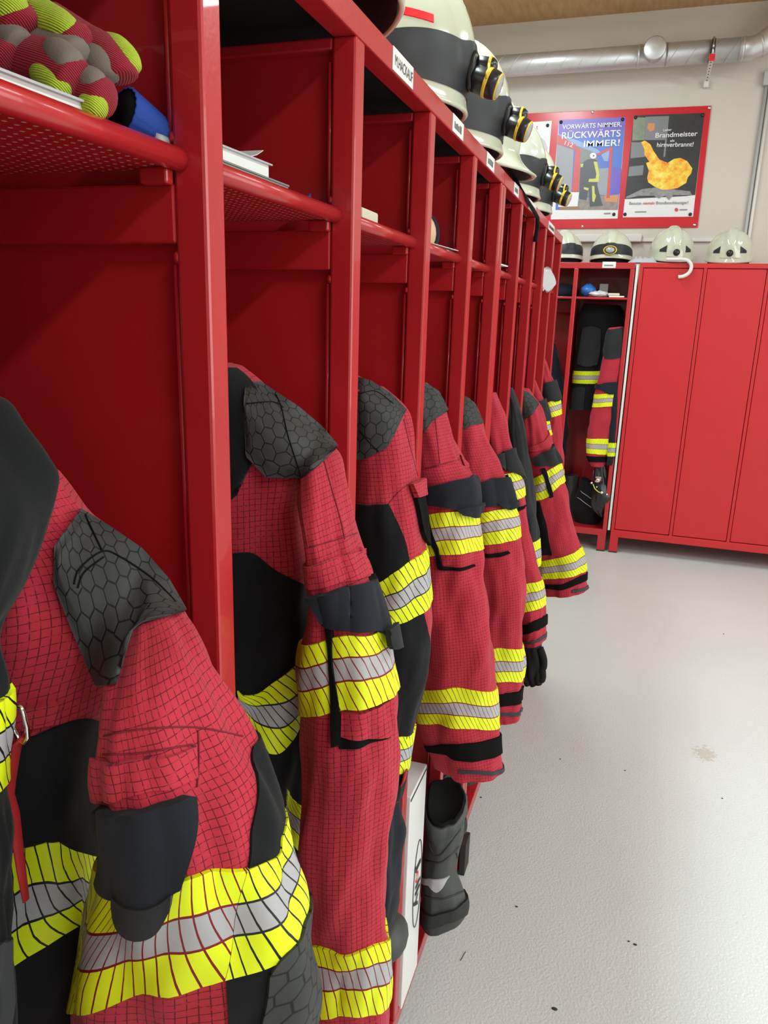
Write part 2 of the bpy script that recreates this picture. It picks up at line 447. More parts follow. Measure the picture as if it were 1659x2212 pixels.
def back_closed():
    x0 = .278; g = [.301, .640, .664, .986, 1.010, 1.330, 1.354, 1.676]; x1 = 1.70
    r = thing('closed_locker', ((x0+x1)/2, BY+BD/2, 0), 'red steel locker unit with closed doors against the back wall', 'locker')
    P = lambda n, mb, m='red_door_paint', b=.002: mb.build(n, m, r, bevel=b)
    P('carcass', MB().box(x0, x1, BY+.022, BY+BD, .112, BH-.001))
    P('top_beam', MB().box(x0, x1, BY, BY+.0225, BH-.028, BH))
    P('bottom_rail', MB().box(x0, x1, BY, BY+.0225, .109, .158))
    for a, b in ((x0, g[0]-.003), (g[1]+.003, g[2]-.003), (g[3]+.003, g[4]-.003), (g[5]+.003, g[6]-.003), (g[7]+.003, x1)):
        P('stile', MB().box(a, b, BY, BY+.0225, .158, BH-.028))
    for k in range(4):
        P('door', MB().box(g[2*k], g[2*k+1], BY+.003, BY+.0215, .163, BH-.032), b=.003)
    for xa in (x0, x1-.06):
        for y in (BY, BY+BD-.05):
            l = MB().box(xa, xa+.052, y, y+.05, .008, .112).build('leg', 'red_door_paint', r, bevel=.002)
            MB().box(xa-.001, xa+.053, y-.001, y+.051, 0, .009).build('foot', 'black_rubber', l)
    return r
back_closed()
tag(MB().box(.2565, .2715, BY+.004, BY+.03, .150, BH-.01).build('filler_strip', 'white_pvc', bevel=.002), 'white strip standing in the gap between the open and the closed back lockers', 'strip')

# ------------------------------------------------------------------ garments
def cr(p0, p1, p2, p3, t):
    return p1+(p2-p0)*(.5*t)+(p0*2-p1*5+p2*4-p3)*(.5*t*t)+(p1*3-p0-p2*3+p3)*(.5*t*t*t)
class Tube:
    """a cloth tube (sleeve, trunk of a jacket) given by the two outline points of each ring, at depth Y"""
    def __init__(s, Y, rows, b=.05, wr=.003, seed=0, sub=None):
        s.C = []; s.A = []; s.B = []; s.wr = wr*1.6; s.seed = seed
        for r in rows:
            yy = r[5] if len(r) > 5 else Y
            L = at(r[0], r[1], y=yy); R = at(r[2], r[3], y=yy); bb = r[4] if len(r) > 4 else b
            c = (L+R)/2; a = (R-L)/2; wd = a.length
            tn = abs((c.x-CAM.x)/(c.y-CAM.y)); bb = min(bb, .8*wd/max(tn, .01), 1.0*wd+.012)
            aw = math.sqrt(max(wd*wd-(bb*tn)**2, (.45*wd)**2))
            s.C.append(c); s.A.append(a*(aw/wd)); s.B.append(bb)
        s.n = len(rows); s.ln = [0]
        for i in range(1, s.n): s.ln.append(s.ln[-1]+(s.C[i]-s.C[i-1]).length)
        s.per = sum(math.pi*(a.length+b_)*1.0 for a, b_ in zip(s.A, s.B))/s.n
        s.grid = None
    def _i(s, arr, v):
        v = min(max(v, 0), s.n-1.0001); i = int(v); t = v-i; g = lambda k: arr[min(max(k, 0), s.n-1)]
        return cr(g(i-1), g(i), g(i+1), g(i+2), t)
    def length(s, v): return s._i(s.ln, v)
    def P(s, th, v, raw=False):
        c = s._i(s.C, v); a = s._i(s.A, v); b = s._i(s.B, v)
        ct, st = math.cos(th), math.sin(th)
        off = a*ct+Vector((0, -b*st, 0))
        if not raw and s.wr:
            l = s.length(v)
            q = Vector((ct*1.3+s.seed, st*1.3, l*7.)); n1 = noise.noise(q)
            q2 = Vector((ct*3+s.seed*3+l*9, st*3+3, l*16.)); n2 = noise.noise(q2)
            k = 1+(n1*1.6+n2*.9)*s.wr*1.15/max(.03, off.length)
            off = off*k
        return c+off
    def N(s, th, v):
        e = .03
        du = s.P(th+e, v)-s.P(th-e, v); dv = s.P(th, min(v+e, s.n-1.001))-s.P(th, max(v-e, 0))
        n = du.cross(dv)
        if n.length < 1e-12: n = s.P(th, v)-s._i(s.C, v)
        n.normalize()
        if n.dot(s.P(th, v)-s._i(s.C, v)) < 0: n = -n
        return n
    def uv(s, th, v): return (th/(2*math.pi)*s.per, -s.length(v))
    def mesh(s, M=64, per=8, cap=True):
        mb = MB(); K = (s.n-1)*per; vs = []; uvs = []; fs = []; fu = []
        for i in range(K+1):
            v = i/per
            for j in range(M):
                vs.append(s.P(2*math.pi*j/M, v))
        for i in range(K):
            for j in range(M):
                k = (j+1) % M
                fs.append((i*M+k, i*M+j, (i+1)*M+j, (i+1)*M+k))
                a, b = 2*math.pi*j/M, 2*math.pi*(j+1)/M
                fu.append([s.uv(b, i/per), s.uv(a, i/per), s.uv(a, (i+1)/per), s.uv(b, (i+1)/per)])
        mb.add(vs, fs, fu, True)
        if cap:
            for i, fl in ((0, 0), (K, 1)):
                ring = [vs[i*M+j] for j in range(M)]; c = sum(ring, Vector())/M
                mb.add(ring+[c], [((j+1) % M, j, M) if fl else (j, (j+1) % M, M) for j in range(M)], None, True)
        return mb
    def tv(s, px, py):
        if s.grid is None:
            s.grid = []
            for i in range((s.n-1)*6+1):
                v = i/6.
                for d in range(-30, 216, 5):
                    th = math.radians(d); s.grid.append((th, v, proj(s.P(th, v, True))))
        th, v, _ = min(s.grid, key=lambda g: (g[2][0]-px)**2+(g[2][1]-py)**2+ (0 if -.3 < g[0] < 3.4 else 30))
        for it in range(5):
            q = proj(s.P(th, v, True)); e = .01
            qa = proj(s.P(th+e, v, True)); qb = proj(s.P(th, v+e, True))
            j = ((qa[0]-q[0])/e, (qb[0]-q[0])/e, (qa[1]-q[1])/e, (qb[1]-q[1])/e); det = j[0]*j[3]-j[1]*j[2]
            if abs(det) < 40: break
            dx, dy = px-q[0], py-q[1]
            dth = (dx*j[3]-dy*j[1])/det; dv = (dy*j[0]-dx*j[2])/det
            th += max(-.2, min(.2, dth)); v += max(-.3, min(.3, dv)); v = min(max(v, 0), s.n-1.001)
        return (th, v)
    def side(s, py, th):
        lo, hi = 0., s.n-1.001
        t0 = 0. if th < 1.57 else math.pi
        for _ in range(30):
            m = (lo+hi)/2
            if proj(s.P(t0, m, True))[1] < py: lo = m
            else: hi = m
        return (lo+hi)/2
    def pt(s, p):
        if p[0] == 'R': th = math.radians(-(p[2] if len(p) > 2 else 70)); return (th, s.side(p[1], 0.))
        if p[0] == 'L': th = math.radians(180+(p[2] if len(p) > 2 else 70)); return (th, s.side(p[1], math.pi))
        return s.tv(*p)
    def patch(s, top, bot, off=.001, th=.0, nu=28, nv=10, tape=False, skew=0.):
        """cloth piece lying on the tube between two edges (left to right)"""
        off = max(off, .0024); nu = int(nu*1.3); nv = int(nv*1.3)
        T = [s.pt(p) for p in top]; B_ = [s.pt(p) for p in bot]
        rs = lambda L, u: (lambda x: (lambda i, f: (L[i][0]*(1-f)+L[min(i+1, len(L)-1)][0]*f, L[i][1]*(1-f)+L[min(i+1, len(L)-1)][1]*f))(min(int(x), len(L)-1), x-min(int(x), len(L)-1)))(u*(len(L)-1))
        def resample(L):
            P3 = [s.P(*q) for q in L]; d = [0]
            for i in range(1, len(L)): d.append(d[-1]+max(1e-6, (P3[i]-P3[i-1]).length))
            V2 = [Vector(q) for q in L]; out = []; m_ = len(L)
            for k in range(nu+1):
                x = d[-1]*k/nu; i = 0
                while i < m_-2 and d[i+1] < x: i += 1
                h_ = d[i+1]-d[i]; f = (x-d[i])/h_
                tan = lambda q: (V2[min(q+1, m_-1)]-V2[max(q-1, 0)])/max(1e-6, d[min(q+1, m_-1)]-d[max(q-1, 0)])
                t0, t1 = tan(i)*h_, tan(i+1)*h_
                v = V2[i]*(2*f**3-3*f*f+1)+t0*(f**3-2*f*f+f)+V2[i+1]*(-2*f**3+3*f*f)+t1*(f**3-f*f)
                out.append((v.x, v.y))
            return out
        Tr, Br = resample(T), resample(B_)
        G = []; UVg = []
        pos = []
        for j in range(nv+1):
            f = j/nv
            for i in range(nu+1):
                a = Tr[i][0]*(1-f)+Br[i][0]*f; v = Tr[i][1]*(1-f)+Br[i][1]*f
                G.append((a, v)); pos.append(s.P(a, v))
        acc = [0]
        mid = (nv//2)*(nu+1)
        for i in range(nu): acc.append(acc[-1]+(pos[mid+i+1]-pos[mid+i]).length)
        outer = [p+s.N(*g)*off for p, g in zip(pos, G)]
        for j in range(nv+1):
            for i in range(nu+1):
                UVg.append((acc[i]-skew*j/nv, j/nv) if tape else s.uv(*G[j*(nu+1)+i]))
        return sheet(outer, UVg, nu, nv, [s.N(*g) for g in G], th or off+.001)
def sheet(outer, UVg, nu, nv, nrm, th):
    mb = MB(); W_ = nu+1; fs = []; fu = []
    for j in range(nv):
        for i in range(nu):
            q = (j*W_+i, (j+1)*W_+i, (j+1)*W_+i+1, j*W_+i+1); fs.append(q); fu.append([UVg[k] for k in q])
    mb.add(outer, fs, fu, True)
    bd = [i for i in range(W_)]+[j*W_+nu for j in range(1, nv+1)]+[nv*W_+i for i in range(nu-1, -1, -1)]+[j*W_ for j in range(nv-1, 0, -1)]
    up = [outer[k] for k in bd]; dn = [outer[k]-nrm[k]*th for k in bd]; m = len(bd)
    mb.add(up+dn, [(i, (i+1) % m, (i+1) % m+m, i+m) for i in range(m)], [[UVg[bd[i]], UVg[bd[(i+1) % m]], UVg[bd[(i+1) % m]], UVg[bd[i]]] for i in range(m)])
    # orient
    return mb
from mathutils.bvhtree import BVHTree
def drape(tubes, top, bot, off=.004, nu=28, nv=16, smooth=18, th=.012):
    """padded piece lying over several tubes at once (shoulder pads)"""
    V = []; F_ = []
    for t in tubes:
        m = t.mesh(48, 5); o = len(V); V += m.v; F_ += [[o+k for k in f] for f in m.f]
    bv = BVHTree.FromPolygons(V, F_)
    def resample(L):
        d = [0]
        for i in range(1, len(L)): d.append(d[-1]+math.dist(L[i], L[i-1]))
        out = []
        for k in range(nu+1):
            x = d[-1]*k/nu; i = 0
            while i < len(L)-2 and d[i+1] < x: i += 1
            f = (x-d[i])/max(1e-9, d[i+1]-d[i]); out.append((L[i][0]*(1-f)+L[i+1][0]*f, L[i][1]*(1-f)+L[i+1][1]*f))
        return out
    T, B_ = resample(top), resample(bot); W_ = nu+1; pos = []
    for j in range(nv+1):
        f = j/nv
        for i in range(W_):
            px, py = T[i][0]*(1-f)+B_[i][0]*f, T[i][1]*(1-f)+B_[i][1]*f
            d = (at(px, py, y=CAM.y+1)-CAM).normalized()
            h = bv.ray_cast(CAM, d)
            pos.append([(h[0]-CAM).length if h[0] else None, d])
    # depth along each ray, holes filled from neighbours, then smoothed
    D = [p[0] for p in pos]; known = [x for x in D if x]
    md = sum(known)/len(known)
    for it in range(40):
        if all(D): break
        N = list(D)
        for k, x in enumerate(D):
            if x is None:
                i, j = k % W_, k//W_
                nb = [D[q] for q in ([k-1] if i else [])+([k+1] if i < nu else [])+([k-W_] if j else [])+([k+W_] if j < nv else []) if D[q]]
                if nb: N[k] = sum(nb)/len(nb)+.004
        D = N
    D = [x or md for x in D]
    D0 = list(D)
    for it in range(smooth):
        N = list(D)
        for k in range(len(D)):
            i, j = k % W_, k//W_
            nb = [D[q] for q in ([k-1] if i else [])+([k+1] if i < nu else [])+([k-W_] if j else [])+([k+W_] if j < nv else [])]
            N[k] = min(D0[k]+.002, .4*D[k]+.6*sum(nb)/len(nb))
        D = N
    edge = lambda k: min(k % W_, nu-k % W_, k//W_, nv-k//W_)
    outer = [CAM+p[1]*(D[k]-off-(.003 if edge(k) > 1 else 0)) for k, p in enumerate(pos)]
    nrm = [-(p[1]) for p in pos]
    cu = [0]; cv = [0]
    for i in range(nu): cu.append(cu[-1]+(outer[(nv//2)*W_+i+1]-outer[(nv//2)*W_+i]).length)
    for j in range(nv): cv.append(cv[-1]+(outer[(j+1)*W_+nu//2]-outer[j*W_+nu//2]).length)
    UVg = [(cu[k % W_], -cv[k//W_]) for k in range(len(outer))]
    return sheet(outer, UVg, nu, nv, nrm, th)
def stitch(mbs, lines, parent, mat='velcro', r=.0007, lift=.0004):
    """sewn seams: thin cords lying on the cloth"""
    V = []; F_ = []
    for m in mbs: o = len(V); V += m.v; F_ += [[o+k for k in f] for f in m.f]
    bv = BVHTree.FromPolygons(V, F_)
    for L in lines:
        pts = []
        for i in range(len(L)-1):
            g = lambda k: Vector(L[min(max(k, 0), len(L)-1)])
            n = max(3, int((g(i+1)-g(i)).length/7))
            for k in range(n+(i == len(L)-2)):
                q = cr(g(i-1), g(i), g(i+1), g(i+2), k/n); d = (at(q.x, q.y, y=CAM.y+1)-CAM).normalized(); h = bv.ray_cast(CAM, d)
                if h[0] and (not pts or (h[0]-pts[-1]).length < .06): pts.append(h[0]-d*lift)
        if len(pts) > 2: MB().tube(pts, r, 6).build('seam', mat, parent)
def jacket(Y, label, name='firefighter_jacket', group='firefighter jackets hanging in the lockers', cat='jacket', zb=None):
    return thing(name, (-.03, Y, zb if zb else 1.0), label, cat, group)

# ---- jacket in the bay next to the camera
J = jacket(.40, 'red and black fire jacket nearest the camera, in the first locker bay')
T0 = Tube(.425, [(-140,985,128,1040,.03),(-150,1090,205,1120,.045),(-150,1200,300,1195,.055),(-150,1320,360,1300,.065),(-120,1440,330,1440,.07),(-90,1570,300,1570,.07),
                 (-60,1700,280,1720,.07),(-40,1900,300,1900,.07),(-30,2060,300,2060,.07),(-20,2230,290,2230,.07),(-20,2400,280,2400,.07)], wr=.004, seed=3)
S0 = Tube(.385, [(262,1290,330,1250,.012,.43),(262,1372,400,1326,.040,.41),(245,1475,462,1440,.052),(226,1580,533,1590,.055),(217,1680,588,1690,.055),(222,1770,624,1785,.055),
                 (200,1870,645,1870,.055),(183,1970,668,1970,.055),(172,2100,676,2090,.055),(178,2230,672,2230,.055),(185,2400,650,2400,.055)], wr=.0035, seed=1)
tr = T0.mesh(72, 8).build('torso', 'red_ripstop', J)
T0.patch([('L',1565,10),(30,1560),(130,1560),(225,1560),(262,1560),('R',1560)], [('L',2395,10),(30,2390),(130,2390),(210,2390),(250,2390),('R',2390)], .0012, nu=40, nv=40).build('lower_panel', 'black_cloth', tr)
T0.patch([(22,1545),(60,1520),(100,1508),(118,1506)], [(22,1560),(60,1557),(100,1550),(120,1548)], .006, nu=12, nv=4).build('chest_tab', 'red_ripstop', tr)
T0.patch([(-60,1770),(45,1790),(100,1810),(150,1830),(205,1850),(260,1850)], [(-60,1905),(60,1930),(110,1972),(150,1998),(180,2012),(250,2030)], .0035, nu=30, nv=8, tape=True, skew=.016).build('reflective_band', 'tape_on_black', tr)
sl = S0.mesh(72, 9).build('sleeve', 'red_ripstop', J)
S0.patch([(535,1590),(560,1640),('R',1640,30),('R',1640,110)], [(487,2390),(560,2390),('R',2390,30),('R',2390,110)], .0010, nu=26, nv=60).build('rear_panel', 'black_cloth', sl) if 0 else None
def seam_panel(S, seam, name, mat, parent, deg=110, off=.0022, nv=60, left=False, nu=36):
    """strip of the sleeve on the far side of a seam drawn top to bottom"""
    st = [S.pt(p) for p in seam]
    L = []
    d = [0]
    for i in range(1, len(st)): d.append(d[-1]+abs(st[i][1]-st[i-1][1])+1e-6)
    for k in range(nv+1):
        x = d[-1]*k/nv; i = 0
        while i < len(st)-2 and d[i+1] < x: i += 1
        f = (x-d[i])/(d[i+1]-d[i]); L.append((st[i][0]*(1-f)+st[i+1][0]*f, st[i][1]*(1-f)+st[i+1][1]*f))
    end = math.radians(180+deg) if left else math.radians(-deg)
    G = []
    for th, v in L:
        for i in range(nu+1):
            f = i/nu
            G.append((end*(1-f)+th*f, v) if left else (th*(1-f)+end*f, v))
    Nn = [S.N(*g) for g in G]
    return sheet([S.P(*g)+n*off for g, n in zip(G, Nn)], [S.uv(*g) for g in G], nu, nv, Nn, off+.001).build(name, mat, parent)
sp = seam_panel(S0, [(548,1612),(556,1690),(552,1800),(545,1885),(525,1965),(506,2040),(490,2110),(487,2212),(487,2390)], 'rear_panel', 'black_cloth', sl)
S0.patch([(572,2092),(600,2052),(640,2022),('R',2000,10),('R',2000,80)], [(550,2212),(562,2320),(600,2380),('R',2380,10),('R',2380,80)], .006, nu=20, nv=20).build('elbow_patch', 'hex_pad', sl)
S0.patch([('L',1868,60),(205,1900),(230,1925),(300,1935),(360,1915),(410,1893),(470,1887),(540,1880)], [('L',2118,60),(178,2140),(215,2166),(250,2170),(302,2152),(380,2142),(430,2130),(488,2112)], .0034, nu=44, nv=12, tape=True, skew=.018).build('reflective_band', 'tape_on_red', sl)
S0.patch([(541,1880),(580,1865),(615,1840),('R',1815,5),('R',1815,90)], [(489,2112),(540,2096),(600,2062),('R',2000,5),('R',2000,90)], .0036, nu=28, nv=12, tape=True, skew=.012).build('reflective_band', 'tape_on_black', sl)
S0.patch([(216,1632),(300,1630),(418,1611)], [(219,1706),(300,1706),(425,1682)], .0035, nu=24, nv=8).build('pocket_flap', 'red_ripstop', sl)
pch = S0.patch([(217,1738),(300,1738),(390,1716),(408,1722)], [(205,1916),(235,1934),(320,1938),(396,1905)], .008, nu=24, nv=14).build('radio_pouch', 'navy_cloth', sl)
S0.patch([(252,1932),(290,1932),(330,1930),(378,1912)], [(256,1950),(276,1984),(334,1992),(374,1944)], .0095, nu=16, nv=8).build('pouch_tongue', 'charcoal_cloth', pch)
pd = drape([T0, S0], [(176,1098),(238,1136),(308,1184),(366,1250),(404,1316)], [(117,1180),(115,1262),(150,1350),(205,1482),(252,1478),(260,1390),(305,1345),(396,1322)], nu=40, nv=20, off=.007, smooth=40)
po = pd.build('shoulder_pad', 'hex_pad', J)
stitch([pd], [[(184,1112),(202,1150),(221,1190)], [(160,1262),(172,1228),(221,1191),(262,1204),(330,1250),(380,1300)], [(168,1270),(182,1236),(224,1203)]], po)
stitch([T0.mesh(48,6), S0.mesh(72,9)], [[(224,1590),(300,1576),(420,1571),(525,1590)], [(428,1578),(430,1640),(426,1700)], [(222,1630),(300,1627),(416,1608)]], J, 'seam_red', .0006)

# ---- black jacket at the left picture edge
K = jacket(.30, 'black jacket with reflective tape hanging at the very left, in front of the red jacket')
Kt = Tube(.30, [(-200,845,-60,850,.02),(-200,870,8,872,.04),(-200,940,52,935,.05),(-200,1000,95,1000,.05),(-200,1062,130,1062,.05),(-200,1180,112,1180,.05),(-200,1290,70,1290,.05),(-200,1400,8,1400,.05),(-200,1520,14,1520,.05),
                (-200,1720,8,1720,.05),(-200,1900,28,1900,.05),(-200,2212,42,2212,.05),(-200,2400,42,2400,.05)], wr=.004, seed=9)
kt = Kt.mesh(64, 7).build('torso', 'black_cloth', K)
Kt.patch([(-90,1520),(-40,1520),(8,1514),('R',1514,60)], [(-90,1730),(-40,1725),(4,1722),('R',1722,60)], .003, nu=14, nv=8, tape=True).build('reflective_band', 'tape_on_black', kt)
Kt.patch([(-90,2040),(-30,2045),(30,2050)], [(-90,2390),(-30,2390),(36,2390)], .003, nu=12, nv=10).build('hem_panel', 'hem_grey', kt)

# ---- jacket in the second bay
J = jacket(.71, 'red and black fire jacket with black strap pocket, second from the camera')
T1 = Tube(.735, [(430,775,522,800,.03),(380,830,600,852,.05),(370,920,690,935,.06),(375,1000,700,990,.06),(395,1110,690,1110,.06),(400,1300,690,1300,.06),(410,1460,700,1460,.06),(430,1600,690,1600,.06),(450,1740,660,1740,.05),(470,1900,650,1900,.045)], wr=.004, seed=5)
S1 = Tube(.69, [(650,965,690,950,.012,.74),(648,1030,733,988,.035,.72),(655,1120,757,1090,.045),(663,1200,780,1180,.045),(665,1260,800,1240,.045),(668,1320,815,1320,.045),(655,1400,832,1395,.045),(655,1500,850,1500,.045),
                (655,1620,857,1610,.045),(652,1700,855,1700,.045),(650,1850,848,1850,.045),(660,1950,840,1950,.042),(675,2060,836,2040,.042),(675,2212,845,2212,.042),(680,2330,840,2330,.042)], wr=.003, seed=2)
tr = T1.mesh(72, 8).build('torso', 'red_ripstop', J)
T1.patch([('L',1195,10),(505,1195),(548,1198),(600,1235),(650,1262),(690,1280)], [('L',1899,10),(520,1899),(560,1899),(600,1899),(630,1899),(646,1899)], .0012, nu=30, nv=40).build('lower_panel', 'black_cloth', tr)
T1.patch([('L',800,10),(470,800),(505,800),(528,822)], [('L',1190,10),(470,1190),(500,1080),(511,990)], .004, nu=14, nv=20).build('front_placket', 'black_cloth', tr)
T1.patch([(512,1490),(524,1502),(560,1500),(600,1470),(660,1418),(690,1390)], [(520,1520),(548,1590),(590,1618),(622,1598),(668,1540),(690,1500)], .006, nu=30, nv=10, tape=True, skew=.040).build('reflective_band', 'tape_on_black', tr)
sl = S1.mesh(64, 8).build('sleeve', 'red_ripstop', J)
S1.patch([('L',1390,60),(655,1390),(740,1374),(800,1370),(830,1365),('R',1365,60)], [('L',1545,60),(658,1546),(740,1535),(810,1520),(845,1500),('R',1500,60)], .0034, nu=40, nv=10, tape=True).build('reflective_band', 'tape_on_red', sl)
S1.patch([('L',2040,60),(680,2044),(740,2062),(800,2040),(836,2020),('R',2020,60)], [('L',2162,60),(678,2160),(740,2195),(800,2188),(842,2160),('R',2150,60)], .0034, nu=40, nv=10, tape=True).build('reflective_band', 'tape_on_red', sl)
S1.patch([(664,1216),(720,1205),(785,1188),('R',1186,10)], [(666,1270),(720,1262),(798,1242),('R',1240,10)], .0035, nu=22, nv=6).build('pocket_flap', 'red_ripstop', sl)
pch = S1.patch([(676,1284),(740,1268),(800,1254),('R',1250,20)], [(688,1340),(710,1352),(800,1362),(826,1374),('R',1374,20)], .009, nu=26, nv=10).build('radio_pouch', 'navy_cloth', sl)
S1.patch([(808,1362),(830,1366)], [(812,1398),(832,1404)], .018, nu=4, nv=4, th=.006).build('pouch_tongue', 'charcoal_cloth', pch)
S1.patch([(701,1350),(717,1352)], [(721,1606),(737,1600)], .006, nu=4, nv=20).build('pocket_strap', 'velcro', sl)
S1.patch([(737,1540),(790,1532),(840,1506)], [(737,1588),(790,1592),(840,1589)], .0045, nu=20, nv=8).build('pocket', 'red_ripstop', sl)
S1.patch([(735,1590),(790,1592),(836,1591)], [(733,1612),(742,1613),(806,1599)], .0035, nu=14, nv=4).build('pocket_opening', 'velcro', sl)
pd = drape([T1, S1], [(530,824),(564,824),(646,878),(698,922),(731,962)], [(526,870),(530,985),(575,1032),(650,1033),(690,1005),(727,968)], nu=36, nv=16, off=.006, smooth=24)
po = pd.build('shoulder_pad', 'hex_pad', J)
stitch([pd], [[(596,852),(608,880),(622,940),(650,1028)], [(532,872),(590,868),(612,880)]], po)
stitch([T1.mesh(48,6), S1.mesh(64,8)], [[(697,985),(715,1050),(735,1120),(745,1165)], [(668,1182),(720,1168),(776,1150)], [(650,1020),(652,1100),(664,1180)]], J, 'seam_red', .0006)
T1.patch([(614,1700),(650,1756)], [(632,1822),(642,1846)], .004, nu=6, nv=10, tape=True, skew=.03).build('reflective_band', 'tape_on_black', tr)

# ---- third bay: jacket turned so that its black sleeve side shows
J = jacket(1.02, 'fire jacket with black sleeve front, third from the camera, above the white box')
T2 = Tube(1.06, [(690,800,775,815,.03),(690,860,840,862,.05),(690,960,860,960,.06),(700,1100,860,1100,.06),(700,1300,860,1300,.06),(720,1500,850,1500,.05)], wr=.003, seed=4)
S2 = Tube(1.01, [(740,835,820,838,.04),(742,880,868,880,.045),(748,930,884,920,.05),(755,1000,898,1000,.05),(762,1080,908,1075,.05),(768,1160,921,1160,.05),(778,1260,928,1255,.05),(790,1340,930,1340,.05),(800,1420,931,1405,.05),
                 (808,1500,918,1490,.05),(825,1600,889,1590,.04),(832,1680,879,1680,.035),(836,1720,872,1720,.03)], wr=.003, seed=8)
T2.mesh(48, 7).build('torso', 'red_ripstop', J)
sl = S2.mesh(60, 9).build('sleeve', 'red_ripstop', J)
seam_panel(S2, [(838,1088),(860,1130),(874,1170),(886,1225),(905,1290),(912,1330),(922,1370),(929,1400),(932,1460),(920,1500),('R',1590,1),('R',1715,1)], 'front_panel', 'black_cloth', sl, deg=60, left=True, nv=46, nu=30)
S2.patch([('L',1262,20),(805,1264),(850,1236),(888,1208),(924,1180),('R',1170,60)], [('L',1345,20),(820,1346),(866,1346),(898,1330),(929,1290),('R',1265,60)], .003, nu=30, nv=9, tape=True).build('reflective_band', 'tape_on_black', sl)
S2.patch([('L',1600,20),(852,1596),(888,1582),('R',1580,60)], [('L',1680,20),(858,1675),(880,1657),('R',1655,60)], .003, nu=16, nv=8, tape=True).build('reflective_band', 'tape_on_black', sl)
S2.patch([(881,1044),(906,1018)], [(893,1076),(912,1062),], .012, nu=6, nv=6, th=.008).build('pocket_flap', 'red_ripstop', sl)
S2.patch([(893,1070),(910,1064)], [(914,1150),(924,1150)], .008, nu=4, nv=10, th=.006).build('pocket_strap', 'velcro', sl)
pd = drape([T2, S2], [(768,812),(802,822),(846,850),(879,885)], [(766,992),(782,994),(835,968),(852,940),(875,890)], nu=28, nv=14, off=.006, smooth=24)
po = pd.build('shoulder_pad', 'hex_pad', J)
stitch([pd], [[(776,930),(800,958),(818,976)], [(780,850),(812,845),(850,872)]], po)
stitch([S2.mesh(60,9)], [[(872,905),(885,960),(898,1010),(906,1040)], [(838,1090),(862,1062),(890,1040)]], J, 'seam_red', .0006)

# ---- fourth bay
J = jacket(1.33, 'red fire jacket with wide black cuff strap, fourth from the camera, above the boots')
S3 = Tube(1.33, [(860,828,925,830,.04),(868,862,958,866,.05),(875,920,976,920,.055),(882,1000,1003,1000,.06),(890,1050,1026,1045,.06),(892,1120,1036,1120,.06),(897,1200,1048,1200,.06),(903,1300,1056,1300,.06),
                 (907,1400,1066,1400,.06),(908,1490,1070,1490,.06),(912,1560,1073,1560,.06),(928,1610,1076,1615,.055),(940,1645,1079,1668,.055)], wr=.004, seed=12)
sl = S3.mesh(64, 9).build('sleeve', 'red_ripstop', J)
S3.patch([('L',1015,20),(918,1015),(965,1003),(1008,990),('R',985,10)], [('L',1050,20),(918,1050),(965,1043),(1015,1028),('R',1024,10)], .0035, nu=20, nv=6).build('pocket_flap', 'red_ripstop', sl)
pch = S3.patch([('L',1055,20),(918,1052),(960,1042),(1012,1032),('R',1036,20)], [('L',1086,20),(918,1088),(960,1094),(990,1102),('R',1106,20)], .009, nu=22, nv=8).build('radio_pouch', 'navy_cloth', sl)
S3.patch([(982,1098),(1034,1090)], [(994,1112),(1024,1116)], .015, nu=10, nv=5, th=.008).build('pouch_tongue', 'navy_cloth', pch)
S3.patch([('L',1116,60),(918,1112),(970,1104),(1036,1090),('R',1088,60)], [('L',1202,60),(918,1202),(975,1196),(1042,1180),('R',1178,60)], .0025, nu=32, nv=9, tape=True).build('reflective_band', 'tape_on_red', sl)
S3.patch([('L',1482,60),(912,1482),(970,1488),(1020,1492),(1068,1490),('R',1488,60)], [('L',1548,60),(912,1548),(950,1566),(1010,1574),(1071,1572),('R',1570,60)], .0025, nu=32, nv=9, tape=True).build('reflective_band', 'tape_on_red', sl)
S3.patch([(923,1118),(931,1118)], [(948,1228),(958,1226)], .006, nu=3, nv=14).build('pocket_strap', 'velcro', sl)
S3.patch([(948,1222),(990,1226),(1034,1220)], [(950,1230),(990,1232),(1034,1224)], .004, nu=12, nv=3).build('pocket_opening', 'velcro', sl)
S3.patch([('L',1575,5),(930,1600),(980,1606),(1040,1602),('R',1598,60)], [('L',1612,5),(945,1628),(985,1640),(1040,1640),('R',1635,60)], .004, nu=26, nv=6).build('cuff_strap', 'velcro', sl)
S3.patch([(990,1660),(1030,1663),(1076,1660),('R',1658,40)], [(992,1668),(1030,1670),(1076,1668),('R',1667,40)], .003, nu=16, nv=3).build('cuff_hem', 'hem_grey', sl)
drape([S3], [(905,822),(926,830),(949,845),(969,884)], [(905,950),(918,932),(936,908),(966,889)], nu=20, nv=12, off=.006, smooth=10).build('shoulder_pad', 'hex_pad', J)

stitch([S3.mesh(64, 9)], [[(940,905),(946,960),(950,1002)], [(918,1012),(965,1000),(1006,988)]], J, 'seam_red', .0006)

